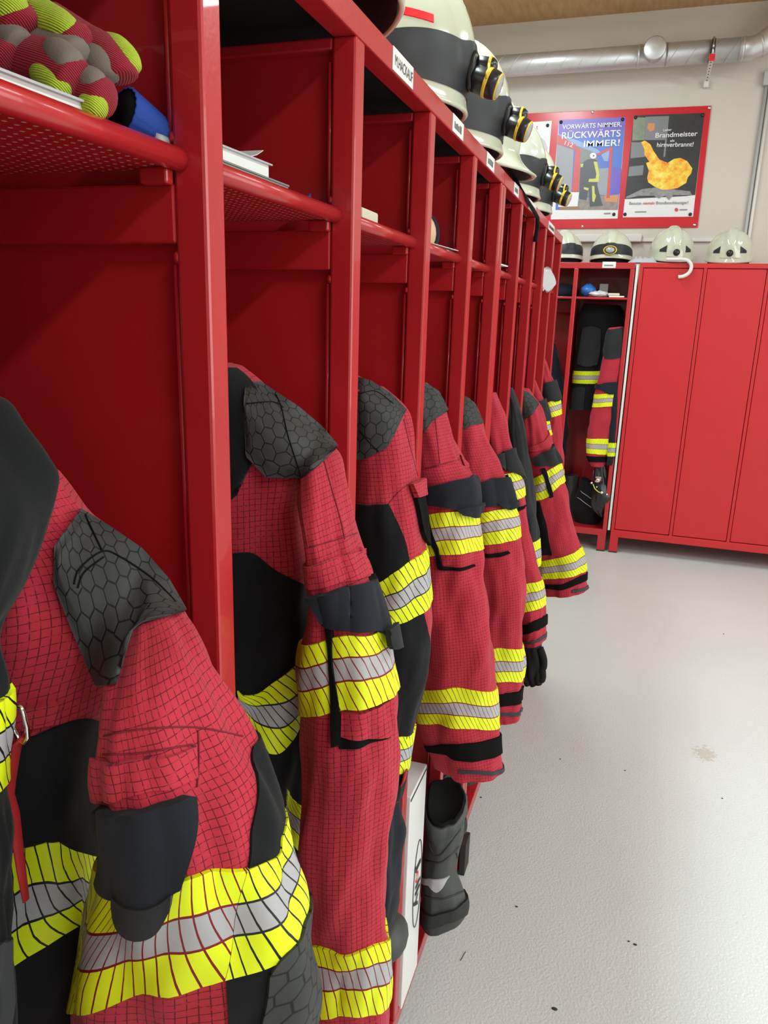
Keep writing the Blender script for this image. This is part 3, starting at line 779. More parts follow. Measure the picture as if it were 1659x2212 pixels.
# ---- fifth bay
J = jacket(1.62, 'red fire jacket sleeve with black cuff strap, fifth from the camera')
S4 = Tube(1.62, [(950,860,1008,862,.04),(955,890,1032,890,.05),(962,940,1050,940,.05),(972,1000,1078,1000,.055),(985,1050,1098,1045,.055),(1000,1110,1113,1100,.055),(1010,1200,1125,1190,.055),(1018,1300,1133,1300,.055),
                 (1030,1400,1129,1395,.05),(1045,1470,1127,1470,.05),(1052,1545,1128,1548,.05)], wr=.004, seed=15)
sl = S4.mesh(56, 8).build('sleeve', 'red_ripstop', J)
S4.patch([('L',1035,10),(1036,1040),(1070,1033),(1095,1028),('R',1030,20)], [('L',1088,10),(1040,1092),(1076,1094),(1108,1090),('R',1086,20)], .010, nu=20, nv=8).build('radio_pouch', 'navy_cloth', sl)
S4.patch([(1074,1088),(1106,1086)], [(1082,1098),(1102,1102)], .013, nu=8, nv=4, th=.008).build('pouch_tongue', 'navy_cloth', sl)
S4.patch([('L',1110,60),(1035,1108),(1070,1102),(1112,1094),('R',1092,60)], [('L',1180,60),(1040,1178),(1080,1174),(1120,1160),('R',1158,60)], .0025, nu=26, nv=8, tape=True).build('reflective_band', 'tape_on_red', sl)
S4.patch([('L',1402,60),(1064,1402),(1095,1402),(1128,1398),('R',1397,60)], [('L',1472,60),(1064,1472),(1095,1473),(1126,1470),('R',1469,60)], .0025, nu=22, nv=8, tape=True).build('reflective_band', 'tape_on_red', sl)
S4.patch([('L',1497,60),(1070,1500),(1100,1498),('R',1494,60)], [('L',1524,60),(1070,1526),(1100,1526),('R',1522,60)], .004, nu=20, nv=5).build('cuff_strap', 'velcro', sl)
S4.patch([('L',1538,60),(1075,1541),(1105,1542),('R',1539,60)], [('L',1545,60),(1075,1547),(1105,1549),('R',1547,60)], .003, nu=16, nv=3).build('cuff_hem', 'hem_grey', sl)
S4.patch([(1042,1196),(1070,1196),(1098,1190)], [(1050,1204),(1075,1204),(1102,1195)], .003, nu=8, nv=3).build('pocket_opening', 'velcro', sl)
drape([S4], [(992,852),(1009,857),(1027,871),(1045,911)], [(992,930),(1004,927),(1020,918),(1042,915)], nu=16, nv=10, off=.006, smooth=10).build('shoulder_pad', 'hex_pad', J)

# ---- sixth bay
J = jacket(1.93, 'red fire jacket sleeve with a black glove hanging below it')
S5 = Tube(1.93, [(1040,850,1070,848,.035),(1045,900,1090,892,.04),(1052,950,1102,950,.045),(1062,1010,1115,1005,.045),(1078,1080,1132,1070,.045),(1095,1150,1143,1140,.045),(1110,1230,1166,1230,.045),(1120,1300,1176,1290,.045),(1126,1350,1181,1350,.045),(1129,1390,1182,1380,.045)], wr=.003, seed=21)
sl = S5.mesh(48, 8).build('sleeve', 'red_ripstop', J)
S5.patch([(1070,984),(1090,975),(1103,968)], [(1085,1016),(1105,1020),(1128,1026)], .012, nu=12, nv=8, th=.012).build('radio_pouch', 'charcoal_cloth', sl)
S5.patch([('L',1030,20),(1095,1024),(1116,1018),('R',1018,60)], [('L',1085,20),(1105,1084),(1128,1074),('R',1070,60)], .003, nu=14, nv=7, tape=True).build('reflective_band', 'tape_on_red', sl)
S5.patch([('L',1265,60),(1136,1262),(1155,1258),('R',1254,60)], [('L',1325,60),(1134,1322),(1155,1318),('R',1310,60)], .003, nu=18, nv=8, tape=True).build('reflective_band', 'tape_on_red', sl)
S5.patch([('L',1352,60),(1135,1350),(1155,1340),('R',1333,60)], [('L',1370,60),(1135,1370),(1155,1362),('R',1352,60)], .004, nu=16, nv=5).build('cuff_strap', 'velcro', sl)
S5.patch([('L',1386,60),(1145,1386),(1165,1378),('R',1371,60)], [('L',1391,60),(1145,1391),(1165,1385),('R',1378,60)], .003, nu=14, nv=3).build('cuff_hem', 'hem_grey', sl)
S5.patch([(1113,1096),(1135,1090)], [(1116,1106),(1138,1096)], .003, nu=6, nv=3).build('pocket_opening', 'velcro', sl)

# ---- seventh bay: dark trousers
K = jacket(2.20, 'black fire trousers hanging between two red jackets, yellow band near the end', 'fire_trousers', cat='trousers', group=None)
K6 = Tube(2.20, [(1090,838,1106,838,.03),(1092,880,1120,875,.04),(1095,950,1137,945,.045),(1098,1040,1149,1035,.045),(1105,1120,1158,1115,.045),(1115,1190,1166,1185,.045),(1125,1250,1171,1250,.045),(1130,1320,1178,1315,.045)], wr=.003, seed=25)
kt = K6.mesh(48, 8).build('trouser_leg', 'charcoal_cloth', K)
K6.patch([('L',1172,60),(1148,1172),('R',1165,60)], [('L',1228,60),(1148,1228),('R',1222,60)], .003, nu=16, nv=7, tape=True).build('reflective_band', 'tape_on_black', kt)

# ---- eighth bay: the jacket whose cuff reaches furthest out
J = jacket(2.47, 'red fire jacket whose long sleeve sticks out furthest over the floor, near the row end')
S7 = Tube(2.47, [(1112,838,1140,840,.035),(1116,860,1156,862,.045),(1120,900,1172,897,.05),(1126,960,1192,955,.05),(1136,1020,1210,1010,.055),(1146,1080,1222,1065,.055),(1152,1140,1238,1125,.055),(1158,1200,1256,1192,.055),(1166,1250,1263,1242,.055),(1172,1282,1267,1276,.055)], wr=.004, seed=31)
sl = S7.mesh(56, 8).build('sleeve', 'red_ripstop', J)
seam_panel(S7, [(1166,1083),(1180,1130),(1192,1200)], 'side_panel', 'black_cloth', sl, deg=60, left=True, nv=20)
S7.patch([(1138,965),(1165,958),('R',930,10)], [(1140,975),(1168,972),('R',955,10)], .005, nu=14, nv=5).build('pocket_flap', 'red_ripstop', sl)
S7.patch([(1150,990),(1175,975),(1196,962),('R',960,10)], [(1160,1006),(1180,1006),(1200,1005),('R',1002,10)], .010, nu=14, nv=7).build('radio_pouch', 'charcoal_cloth', sl)
S7.patch([('L',1035,40),(1150,1034),(1175,1022),(1200,1006),('R',1002,50)], [('L',1082,40),(1152,1081),(1180,1076),(1210,1048),('R',1044,50)], .003, nu=22, nv=8, tape=True).build('reflective_band', 'tape_on_red', sl)
S7.patch([('L',1212,40),(1168,1212),(1200,1207),(1250,1187),('R',1184,60)], [('L',1254,40),(1172,1250),(1205,1250),(1258,1226),('R',1222,60)], .003, nu=24, nv=8, tape=True).build('reflective_band', 'tape_on_red', sl)
S7.patch([('L',1262,40),(1180,1262),(1212,1262),(1245,1248),('R',1238,60)], [('L',1272,40),(1180,1271),(1212,1274),(1245,1263),('R',1254,60)], .004, nu=22, nv=5).build('cuff_strap', 'velcro', sl)
S7.patch([(1168,1012),(1175,1010)], [(1188,1076),(1197,1072)], .007, nu=3, nv=8, th=.006).build('pocket_strap', 'velcro', sl)
S7.patch([(1235,1275),(1252,1272),('R',1270,40)], [(1235,1281),(1252,1279),('R',1276,40)], .003, nu=8, nv=2).build('cuff_hem', 'hem_grey', sl)
drape([S7], [(1126,842),(1140,846),(1152,856),(1164,870)], [(1126,912),(1136,904),(1150,896),(1164,874)], nu=16, nv=10, off=.006, smooth=10).build('shoulder_pad', 'hex_pad', J)

# ---- ninth and tenth bay
J = jacket(2.73, 'red fire jacket mostly hidden, its round black pouch showing in the ninth bay')
S8 = Tube(2.73, [(1140,812,1153,815,.03),(1142,850,1168,845,.04),(1145,880,1180,875,.045),(1150,940,1189,935,.045),(1158,1000,1195,1000,.045),(1165,1080,1200,1080,.045),(1170,1140,1200,1140,.045)], wr=.003, seed=35)
sl = S8.mesh(40, 7).build('sleeve', 'red_ripstop', J)
S8.patch([(1160,868),(1168,866),('R',862,20)], [(1172,905),(1180,910),('R',905,20)], .010, nu=8, nv=8, th=.010).build('radio_pouch', 'charcoal_cloth', sl)
S8.patch([('L',912,30),(1170,908),('R',900,50)], [('L',950,30),(1178,945),('R',938,50)], .003, nu=14, nv=6, tape=True).build('reflective_band', 'tape_on_red', sl)
J = jacket(2.97, 'red fire jacket in the last bay at the end of the left row')
S9 = Tube(2.97, [(1160,770,1176,772,.03),(1163,810,1190,806,.04),(1168,860,1204,852,.045),(1172,910,1211,902,.05),(1175,960,1214,950,.05),(1182,1010,1219,1010,.05),(1186,1060,1220,1060,.05),(1192,1120,1219,1120,.05)], wr=.003, seed=38)
sl = S9.mesh(44, 7).build('sleeve', 'red_ripstop', J)
S9.patch([('L',828,20),(1175,828),(1192,824),('R',822,30)], [('L',860,20),(1180,862),(1198,868),('R',862,30)], .010, nu=12, nv=8).build('radio_pouch', 'charcoal_cloth', sl)
S9.patch([('L',870,40),(1176,872),(1192,866),('R',862,50)], [('L',905,40),(1180,904),(1198,900),('R',894,50)], .003, nu=16, nv=7, tape=True).build('reflective_band', 'tape_on_red', sl)
S9.patch([('L',1022,40),(1205,1022),('R',1016,50)], [('L',1058,40),(1208,1056),('R',1050,50)], .003, nu=12, nv=6, tape=True).build('reflective_band', 'tape_on_red', sl)

# ------------------------------------------------------------------ helmets
def bl(mb, name, mat, parent):          # parts given in the thing's own frame
    o = mb.build(name, mat, None); o.parent = parent; return o
def helmet(loc, yaw, label, pitch=0., roll=0., band=.26, spread=104, lamp='side', rear=False, rear_flare=0., sticker=False, neck=True, tall=.135, shield=False, group='cream fire helmets on top of the lockers'):
    r = thing('fire_helmet', loc, label, 'helmet', group)
    r.rotation_euler = (roll, pitch, yaw)
    RX_, RY_, Z0, HH = .146, .128, .062, tall; pw = .92 if tall < .15 else .74
    def S(ph, t, off=0.):
        c, s_ = math.cos(ph), math.sin(ph)
        if t <= .8:
            a = t/.8*math.pi/2; rr = math.sin(a)**pw; z = Z0+HH*math.cos(a)
        else:
            q = (t-.8)/.2; rr = 1+.055*q*q+(rear_flare*q*q if c < 0 else 0)*(-c); a = math.pi/2
            z = Z0+q*((.018+.012*max(0, c)-.010*max(0, -c))-Z0)
        k = math.exp(-((RY_*rr*s_)/.030)**6)*.013*(1 if c > 0 else .9)
        if t > .62: k *= max(0, 1-(t-.62)/.14)
        up = math.cos(a)
        x = RX_*rr*c+(k+off)*c*math.sin(a); y = RY_*rr*s_+off*s_*math.sin(a)
        return Vector((x-.004, y, z+(k+off)*up))
    n, m = 72, 40
    mb = MB()
    rows = [[S(2*math.pi*j/n, max(.004, i/m)) for j in range(n)] for i in range(m+1)]
    rim = rows[-1]
    rows += [[p+Vector((-p.x*.02, -p.y*.02, -.004)) for p in rim], [p+Vector((-p.x*.05, -p.y*.05, -.003)) for p in rim], [p+Vector((-p.x*.07, -p.y*.07, .006)) for p in rim]]
    mb.rings(rows, True, False)
    sh = bl(mb, 'shell', 'helmet_cream', r)
    inn = [[S(2*math.pi*j/n, .1+.9*i/10., 0)*1 for j in range(n)] for i in range(11)]
    inn = [[Vector((p.x*.93, p.y*.93, p.z*.93-.001)) for p in q] for q in inn]
    bl(MB().rings(inn, True, False), 'inner_shell', 'helmet_inside', r)
    def wrap(phis, t0f, t1f, off, nn=40, mm=12):
        G = []
        for j in range(mm+1):
            for i in range(nn+1):
                ph = phis[0]+(phis[1]-phis[0])*i/nn; t = t0f(ph)+(t1f(ph)-t0f(ph))*j/mm; G.append((ph, t))
        out = [S(*g, off) for g in G]; nr = [(p-Vector((0, 0, .05))).normalized() for p in out]
        return sheet(out, [(g[0], g[1]) for g in G], nn, mm, nr, off+.002)
    sp = math.radians(spread)
    if band and not rear:
        f = lambda ph: max(.0, 1-(abs(ph)/sp)**3.2)
        bl(wrap((-sp, sp), lambda p: .87-band*f(p)-.004, lambda p: .87, .0022, 60, 12), 'visor_cover', 'helmet_dark', r)
    if rear:
        for sgn in (-1, 1):
            c0 = math.pi+sgn*.62
            bl(wrap((c0-.17, c0+.17), lambda p: .70+.05*(sgn*(p-c0))/.17*1, lambda p: .80, .0015, 8, 4), 'vent', 'helmet_dark', r)
        p = S(math.pi, .80, .0)
        kn = Matrix.Translation(p+Vector((-.001, 0, 0))) @ Matrix.Rotation(math.radians(-90), 4, 'Y')
        bl(MB().lathe([(.0195, 0), (.0195, .008), (.015, .010), (.014, .018), (.010, .021)], kn), 'adjusting_knob', 'black_plastic', r)
        bl(wrap((math.pi-.42, math.pi+.42), lambda p: .66, lambda p: .90, .004, 20, 6), 'rear_panel', 'helmet_cream', r)
    if sticker:
        bl(wrap((-1.75, -.80), lambda p: .535, lambda p: .575, .0018, 24, 3), 'red_sticker', 'tape_red_sticker', r)
    if shield:
        G = [(math.radians(-78+156*i/24), math.radians(8+68*j/12)) for j in range(13) for i in range(25)]
        pts = [Vector((.022+.118*math.cos(e)*math.cos(p), .118*math.sin(p)*math.cos(e*.4), .105+.125*math.sin(e))) for p, e in G]
        bl(sheet(pts, G, 24, 12, [(p-Vector((.02, 0, .1))).normalized() for p in pts], .002), 'face_shield', 'clear_shield', r)
    if neck:
        rr = [[Vector((RX_*q*math.cos(2*math.pi*j/n)-.012, RY_*q*math.sin(2*math.pi*j/n), z)) for j in range(n)] for q, z in ((.80, .05), (.86, .03), (.90, .012), (.93, 0), (.80, .0), (.70, .02))]
        bl(MB().rings(rr), 'neck_guard', 'dark_navy', r)
    if lamp == 'side':      # torch fixed at the forehead
        o = S(0, .71, 0); T = Matrix.Translation(o+Vector((-.002, 0, 0))) @ Matrix.Scale(.70, 4)
        ax = T @ Matrix.Rotation(math.radians(98), 4, 'Y')
        pl = MB(); R = []
        for x, q in ((-.006, .9), (.004, 1.), (.012, 1.), (.016, .85)):
            R.append([T @ Vector((x, .030*q*math.copysign(abs(math.cos(a))**.5, math.cos(a)), .042*q*math.copysign(abs(math.sin(a))**.5, math.sin(a)))) for a in [2*math.pi*j/28 for j in range(28)]])
        pl.rings(R)
        L = bl(pl, 'helmet_lamp', 'black_plastic', r)
        A1 = T @ Matrix.Translation((.014, .004, .016)) @ Matrix.Rotation(math.radians(92), 4, 'Y')
        A2 = T @ Matrix.Translation((.010, -.004, -.012)) @ Matrix.Rotation(math.radians(104), 4, 'Y') @ Matrix.Diagonal((1.28, 1.28, 1.0, 1))
        bl(MB().lathe([(.017, 0), (.021, .006), (.021, .030), (.019, .040), (.013, .047), (.004, .049)], A1), 'lamp_head', 'black_plastic', L)
        bl(MB().lathe([(.020, 0), (.024, .008), (.0255, .05), (.024, .062), (.020, .068)], A2), 'lamp_body', 'black_plastic', L)
        bl(MB().lathe([(.021, .0678), (.019, .0705), (.004, .0715)], A2), 'lens', 'lens_glass', L)
        bl(MB().lathe([(.0222, .0285), (.0228, .030), (.0228, .033), (.0218, .035)], A1), 'yellow_trim', 'lamp_yellow', L)
        bl(MB().lathe([(.0246, .034), (.0260, .036), (.0264, .041), (.0254, .043)], A2), 'yellow_trim', 'lamp_yellow', L)
        bl(MB().tube([A1 @ Vector((.0, -.022, .032)), A1 @ Vector((.012, -.026, .035)), A2 @ Vector((-.010, -.0265, .036)), A2 @ Vector((0, -.0268, .040))], .0022, 8), 'yellow_trim', 'lamp_yellow', L)
        bl(MB().lathe([(.0215, .064), (.0232, .066), (.0215, .0685)], A2), 'yellow_trim', 'lamp_yellow', L)
    elif lamp == 'front':
        o = S(0, .76, 0); T = Matrix.Translation(o+Vector((.002, 0, 0)))
        def ov(sx, x): return [T @ Vector((x, .040*sx*math.cos(2*math.pi*j/32), .026*sx*math.sin(2*math.pi*j/32))) for j in range(32)]
        L = bl(MB().rings([ov(1, -.01), ov(1, .010), ov(.93, .016), ov(.8, .018)]), 'helmet_lamp', 'helmet_dark', r)
        bl(MB().rings([ov(1.02, .008), ov(1.05, .012), ov(.98, .0175), ov(.86, .0175), ov(.86, .012)], False, False), 'yellow_trim', 'lamp_yellow', L)
        bl(MB().rings([ov(.72, .017), ov(.62, .024), ov(.3, .027)]), 'lens', 'lens_glass', L)
    return r
D = math.radians
helmet((-.148, 1.345, LH+.008), D(4), 'large cream fire helmet with red stripe, overhanging the name sign of the second bay', pitch=D(7), band=.27, spread=118, sticker=True, neck=False, tall=.160)
helmet((-.143, 1.675, LH+.008), D(0), 'cream fire helmet with side-facing lamp in front of the left poster', pitch=D(7), band=.27, spread=118, neck=False, tall=.160)
helmet((-.145, .985, LH+.016), D(0), 'fire helmet cut off by the top picture edge', pitch=D(-7), band=.0, lamp=None, neck=False)
helmet((-.155, 1.950, LH+.026), D(178), 'cream fire helmet with flared rear brim turned to the aisle', pitch=D(-4), band=.3, lamp=None, rear_flare=.28, neck=False)
helmet((-.140, 2.285, LH+.008), D(2), 'cream fire helmet with upturned white rim behind the flared one', pitch=D(7), band=.27, spread=118, shield=True, neck=False, tall=.160)
helmet((-.140, 2.60, LH+.008), D(-4), 'last cream lamp helmet of the left row, below the blue poster', pitch=D(7), band=.27, spread=118, neck=False, tall=.160)
helmet((-.216, BY+.20, BH+.004), D(-62), 'cream fire helmet partly hidden by the end of the left locker row', lamp=None, band=.26)
helmet((.093, BY+.20, BH+.004), D(-91), 'cream fire helmet facing forward with yellow framed lamp badge', lamp='front', band=.26)
helmet((.451, BY+.20, BH+.024), D(100), 'cream fire helmet seen from behind, next to the grey rag', pitch=D(-8), rear=True, lamp=None)
helmet((.788, BY+.20, BH+.012), D(86), 'cream fire helmet seen from behind, rightmost on the closed lockers', pitch=D(-5), rear=True, lamp=None)

# chin strap lying along the locker edge and hanging down
st = MB(); pp = [at(1100, 368, x=-.02), at(1112, 385, x=-.02), at(1122, 405, x=-.005), at(1138, 432, x=.004), at(1153, 455, x=.007), at(1161, 470, x=.008), at(1161, 490, x=.006), at(1158, 510, x=.005), at(1156, 522, x=.005)]
st.tube(pp, .006, 8, .35); tag(st.build('chin_strap', 'black_cloth'), 'black strap running along the top beam and hanging over it', 'strap')

# ------------------------------------------------------------------ board and posters on the back wall
PWY = WY-.010
def poly(pts, y, mat, name, parent, th=.0006):
    P = [at(px, py, y=y) for px, py in pts]
    return MB().prism(P, (0, th, 0)).build(name, mat, parent)
def ptext(txt, a, b, hpx, y, mat, parent, name='lettering'):
    A, B_ = at(a[0], a[1], y=y), at(b[0], b[1], y=y); hgt = (at(a[0], a[1]-hpx, y=y)-A).length
    d = B_-A; up = Vector((0, 0, 1))-d.normalized()*d.normalized().z
    m = text_mb(txt, A, d, up, hgt, d.length); return m.build(name, mat, parent)
bd = thing('notice_board', at(1300, 360, y=WY), 'red notice board with three posters on the back wall', 'board')
b0 = [(1022, 250), (1537, 228), (1507, 491), (986, 497)]
MB().prism([at(px, py, y=PWY) for px, py in b0], (0, .009, 0)).build('panel', 'red_board', bd, bevel=.002)
for px, py in ((1280, 242), (1532, 233), (1500, 486), (1258, 489)):
    c = at(px, py, y=PWY); MB().lathe([(.010, 0), (.009, .003), (.004, .005)], Matrix.Translation(c) @ Matrix.Rotation(D(90), 4, 'X'), 14).build('screw', 'steel', bd)
def pin(px, py, parent):
    c = at(px, py, y=PWY-.002); MB().lathe([(.011, 0), (.011, .004), (.006, .009)], Matrix.Translation(c) @ Matrix.Rotation(D(90), 4, 'X'), 12).build('magnet', 'black_plastic', parent)
y1 = PWY-.0012; ys = lambda k: PWY-.0014-.0005*k
# left poster
p = thing('poster', at(1120, 360, y=y1), 'white poster with red words, left on the red board, behind the helmets', 'poster')
poly([(1045, 270), (1192, 261), (1174, 474), (1022, 480)], y1, 'print_white', 'sheet', p)
B5 = lambda x, y: (1040+x/7.9, 280+y/7.9)
poly([B5(690, 250), B5(760, 180), B5(900, 130), B5(1030, 140), B5(1090, 200), B5(1130, 310), B5(1110, 450), B5(1060, 560), B5(980, 640), B5(700, 640)], ys(1), 'print_bubble', 'picture', p)
poly([B5(760, 270), B5(900, 190), B5(1010, 230), B5(1040, 380), B5(1000, 520), B5(860, 560), B5(760, 430)], ys(2), 'print_white', 'picture', p)
poly([B5(970, 330), B5(1010, 420), B5(1000, 560), B5(960, 520)], ys(3), 'print_red', 'picture', p)
ptext('t', (1158, 279), (1162, 279), 9, ys(1), 'print_red', p)
poly([(1150, 291), (1163, 290), (1163, 293), (1150, 294)], ys(1), 'print_red', 'lettering', p)
pin(1183, 271, p)
# middle poster
c2 = lambda x, y: (1180+x/8.506, 230+y/8.506)
p = thing('poster', at(1270, 365, y=y1), 'blue poster with white capitals and a firefighter beside a red truck', 'poster')
Q = lambda mat, k, pts: poly([c2(*q) for q in pts], ys(k), mat, 'picture', p)
poly([(1207.6, 258.8), (1351.7, 253), (1334, 472), (1189.4, 474)], y1, 'print_white', 'sheet', p)
Q('print_blue', 1, [(235,245),(1460,195),(1315,1900),(80+90,1900)])
Q('print_violet', 2, [(235,245),(1460,195),(1432,430),(1000,560),(240,500)])
Q('print_lightblue', 2, [(240,505),(620,640),(960,800),(1000,840),(900,870),(540,720),(215,540)])
Q('print_red', 3, [(215,520),(545,700),(540,800),(200,690)]); Q('print_grey', 3, [(200,690),(505,800),(462,1580),(140,1580)])
Q('print_slategrey', 3, [(560,720),(900,850),(1000,1150),(1110,1640),(600,1640)])
Q('print_grey', 4, [(970,1140),(1150,1130),(1110,1640),(930,1600)]); Q('print_red', 4, [(540,740),(632,790),(592,1570),(468,1570)])
Q('print_red', 5, [(930,870),(1222,728),(1165,1680),(1105,1680),(1172,795),(945,905)])
Q('print_lightblue', 4, [(1010,880),(1165,800),(1140,1010),(1060,1000)])
Q('print_violet', 3, [(1225,1100),(1382,1150),(1350,1600),(1200,1600)])
Q('print_rubble', 3, [(560,1690),(1325,1620),(1310,1900),(235,1900),(240,1840),(560,1830)])
Q('print_orange', 4, [(1060,1650),(1330,1620),(1312,1760),(1090,1745)]); Q('print_brown', 4, [(240,1850),(600,1840),(600,1895),(236,1895)])
Q('print_dark', 6, [(630,1060),(760,970),(880,960),(935,990),(975,1300),(930,1420),(1000,1700),(1040,1820),(800,1840),(780,1500),(740,1720),(610,1700),(610,1450)])
Q('print_white', 7, [(800+60*math.cos(a)+62, 905+58*math.sin(a)) for a in [2*math.pi*i/14 for i in range(14)]])
Q('print_dark', 8, [(870+16*math.cos(a), 905+16*math.sin(a)) for a in [2*math.pi*i/8 for i in range(8)]])
Q('print_lime', 8, [(870,1010),(935,1015),(975,1250),(965,1390),(770,1385),(790,1330),(905,1325),(920,1240)])
Q('print_lime', 8, [(840,1460),(885,1460),(890,1600),(915,1640),(880,1760),(845,1740)]); Q('print_lime', 8, [(630,1060),(685,1045),(670,1110),(635,1120)]); Q('print_lime', 8, [(690,1480),(782,1500),(765,1545),(690,1520)])
Q('print_white', 5, [(430,1575),(602,1575),(575,1835),(215,1845),(240,1740)])
Q('print_textgrey', 6, [(255,1770),(420,1765),(420,1790),(255,1795)]); Q('print_textgrey', 6, [(1060,1955),(1180,1950),(1180,1975),(1060,1980)])
for t_, a, b, h in (('VORWÄRTS NIMMER,', (292, 420), (1385, 365), 85), ('RÜCKWÄRTS', (282, 595), (1360, 550), 122), ('IMMER!', (685, 745), (1345, 720), 118), ('112', (330, 700), (478, 752), 78)):
    ptext(t_, c2(*a), c2(*b), h/8.5, ys(9), 'print_white', p)
for q in ((1212, 264), (1326, 463), (1345, 258)): pin(*q, p)
# right poster
c3 = lambda x, y: (1340+x/8.295, 230+y/8.295)
p = thing('poster', at(1435, 358, y=y1), 'black and white poster with a big flame, right on the red board', 'poster')
Q = lambda mat, k, pts: poly([c3(*q) for q in pts], ys(k), mat, 'picture', p)
poly([(1369.5, 249.3), (1522, 243.9), (1497, 468), (1345.4, 469.5)], y1, 'print_white', 'sheet', p)
Q('print_black', 1, [(245,160),(1510,115),(1342,1585),(1180,1605),(60+20,1660)])
Q('print_green', 2, [(238,190),(450,200),(435,600),(212,612)]); Q('print_slategrey', 2, [(450,185),(850,170),(805,600),(440,600)])
Q('print_slategrey', 3, [(850,170),(874,170),(805,900),(770,900)]); Q('print_orange', 3, [(500,300),(620,300),(610,420),(530,450),(480,390)])
Q('print_slategrey', 2, [(200,640),(440,640),(450,900),(180,930)]); Q('print_slategrey', 2, [(160,1080),(420,1050),(400,1230),(140,1250)])
Q('print_ash', 3, [(100,1620),(390,1480),(650,1450),(1250,1520),(1290,1590),(950,1590),(870,1680),(800,1600),(690,1650),(600,1600),(350,1600),(100,1650)])
Q('printed_flame', 4, [(370,640),(440,610),(540,680),(590,790),(700,950),(850,1010),(960,940),(1080,920),(1200,980),(1290,1110),(1270,1200),(1210,1270),(1180,1370),(1030,1460),(880,1490),(740,1490),(620,1440),(500,1360),(480,1280),(510,1150),(460,1010),(520,990),(430,860),(430,760)])
for t_, a, b, h, m in (('Lieber', (770, 445), (920, 432), 42, 'print_white'), ('Brandmeister', (625, 560), (1380, 525), 88, 'print_white'), ('als', (890, 635), (968, 630), 45, 'print_white'), ('hirnverbrannt!', (652, 725), (1305, 715), 80, 'print_white'),
                    ('Benutze', (160, 1760), (372, 1756), 52, 'print_textgrey'), ('niemals', (405, 1756), (610, 1752), 50, 'print_red'), ('Brandbeschleuniger!', (640, 1752), (1215, 1745), 52, 'print_textgrey')):
    ptext(t_, c3(*a), c3(*b), h/8.3, ys(6), m, p)
Q('print_red', 3, [(1005+34*math.cos(a), 1850+34*math.sin(a)) for a in [2*math.pi*i/12 for i in range(12)]])
Q('print_textgrey', 3, [(1060,1840),(1200,1838),(1200,1862),(1060,1864)]); Q('print_textgrey', 3, [(260,1880),(465,1876),(465,1898),(260,1902)])
for q in ((1350, 463), (1491, 463), (1373, 254), (1518, 249)): pin(*q, p)

# ------------------------------------------------------------------ duct, hanger, conduits
DY = 5.47; du = thing('ventilation_duct', at(1300, 125, y=DY), 'galvanised round ventilation duct running along the top of the back wall', 'duct')
a, b, c = Vector((LX+.02, DY, 3.1)), at(1400, 119, y=DY), at(1604, 110, y=DY)
zc = (a.z+b.z+c.z)/3
a.z = b.z = c.z = at(1300, 128, y=DY).z; RAD = .065
MB().tube([a, c], RAD, 32).build('pipe', 'galvanised_duct', du)
m = MB(); x = a.x
while x < c.x-.02:
    m.tube([Vector((x+.05*math.sin(t), DY-(RAD+.0006)*math.cos(t), c.z+(RAD+.0006)*math.sin(t))) for t in [math.pi*(k/24.)-math.pi/2 for k in range(25)]], .0012, 5); x += .11
m.build('spiral_seam', 'galvanised_duct', du)
e = MB(); dirE = Vector((.80, -.10, .60)).normalized()
el = [c+Vector((-.02, 0, 0)), c+Vector((.05, 0, 0)), c+Vector((.10, 0, .018)), c+Vector((.145, -.005, .05))]; end = el[-1]+dirE*.55
e.tube(el+[end], RAD*1.02, 32); e.build('elbow', 'galvanised_duct', du)
for q, dd in ((c, Vector((1, 0, 0))), (el[2], Vector((.95, 0, .3)).normalized())):
    MB().tube([q-dd*.006, q+dd*.006], RAD*1.06, 32).build('collar', 'galvanised_duct', du)
tc = at(1412, 112, y=DY-.11); tee = Matrix.Translation((tc.x+.005, DY, c.z+.004)) @ Matrix.Rotation(D(90), 4, 'X')
MB().lathe([(.058, .0), (.060, .118), (.066, .120), (.066, .130), (.060, .134), (.01, .135)], tee, 32).build('end_cap', 'galvanised_duct', du)
for dx in (-.085, .085):
    MB().tube([Vector((tc.x+dx-.008, DY, c.z)), Vector((tc.x+dx+.008, DY, c.z))], RAD*1.04, 32).build('collar', 'galvanised_duct', du)
hx = at(1538, 115, y=DY).x
hg = thing('pipe_hanger', (hx, DY, c.z), 'pipe hanger with red clip and perforated strip below the duct', 'bracket')
MB().tube([(hx, DY-(RAD+.009)*math.cos(t), c.z+(RAD+.009)*math.sin(t)) for t in [2*math.pi*k/32 for k in range(33)]], .006, 8).build('strap', 'steel', hg)
for dx in (-.012, .012): MB().tube([(hx+dx, DY-RAD-.006, c.z-.03), (hx+dx*.6, DY-RAD-.004, c.z+.05)], .0025, 6).build('threaded_rod', 'black_plastic', hg)
MB().box(hx-.017, hx+.017, DY-RAD-.020, DY-RAD+.005, c.z-.072, c.z-.038).build('clip', 'tape_red_sticker', hg, bevel=.003)
q0 = Vector((hx-.002, DY-RAD-.008, c.z-.07)); q1 = at(1526, 178, y=WY-.02)
m = MB(); dv = (q1-q0); sd = Vector((.012, 0, 0)); nn = Vector((0, -.003, 0))
m.prism([q0-sd, q0+sd, q1+sd, q1-sd], nn); strip = m.build('perforated_strip', 'white_pvc', hg)
h = MB()
for k in range(7):
    cc = q0+dv*((k+.6)/7.4)+nn*1.05; h.lathe([(.0045, 0), (.0045, .0008)], Matrix.Translation(cc) @ Matrix.Rotation(D(90), 4, 'X'), 10)
h.build('hole', 'black_plastic', strip)
MB().box(q1.x-.016, q1.x+.016, WY-.03, WY, q1.z-.03, q1.z+.012).build('wall_plate', 'white_pvc', hg, bevel=.003)
CY = WY-.012
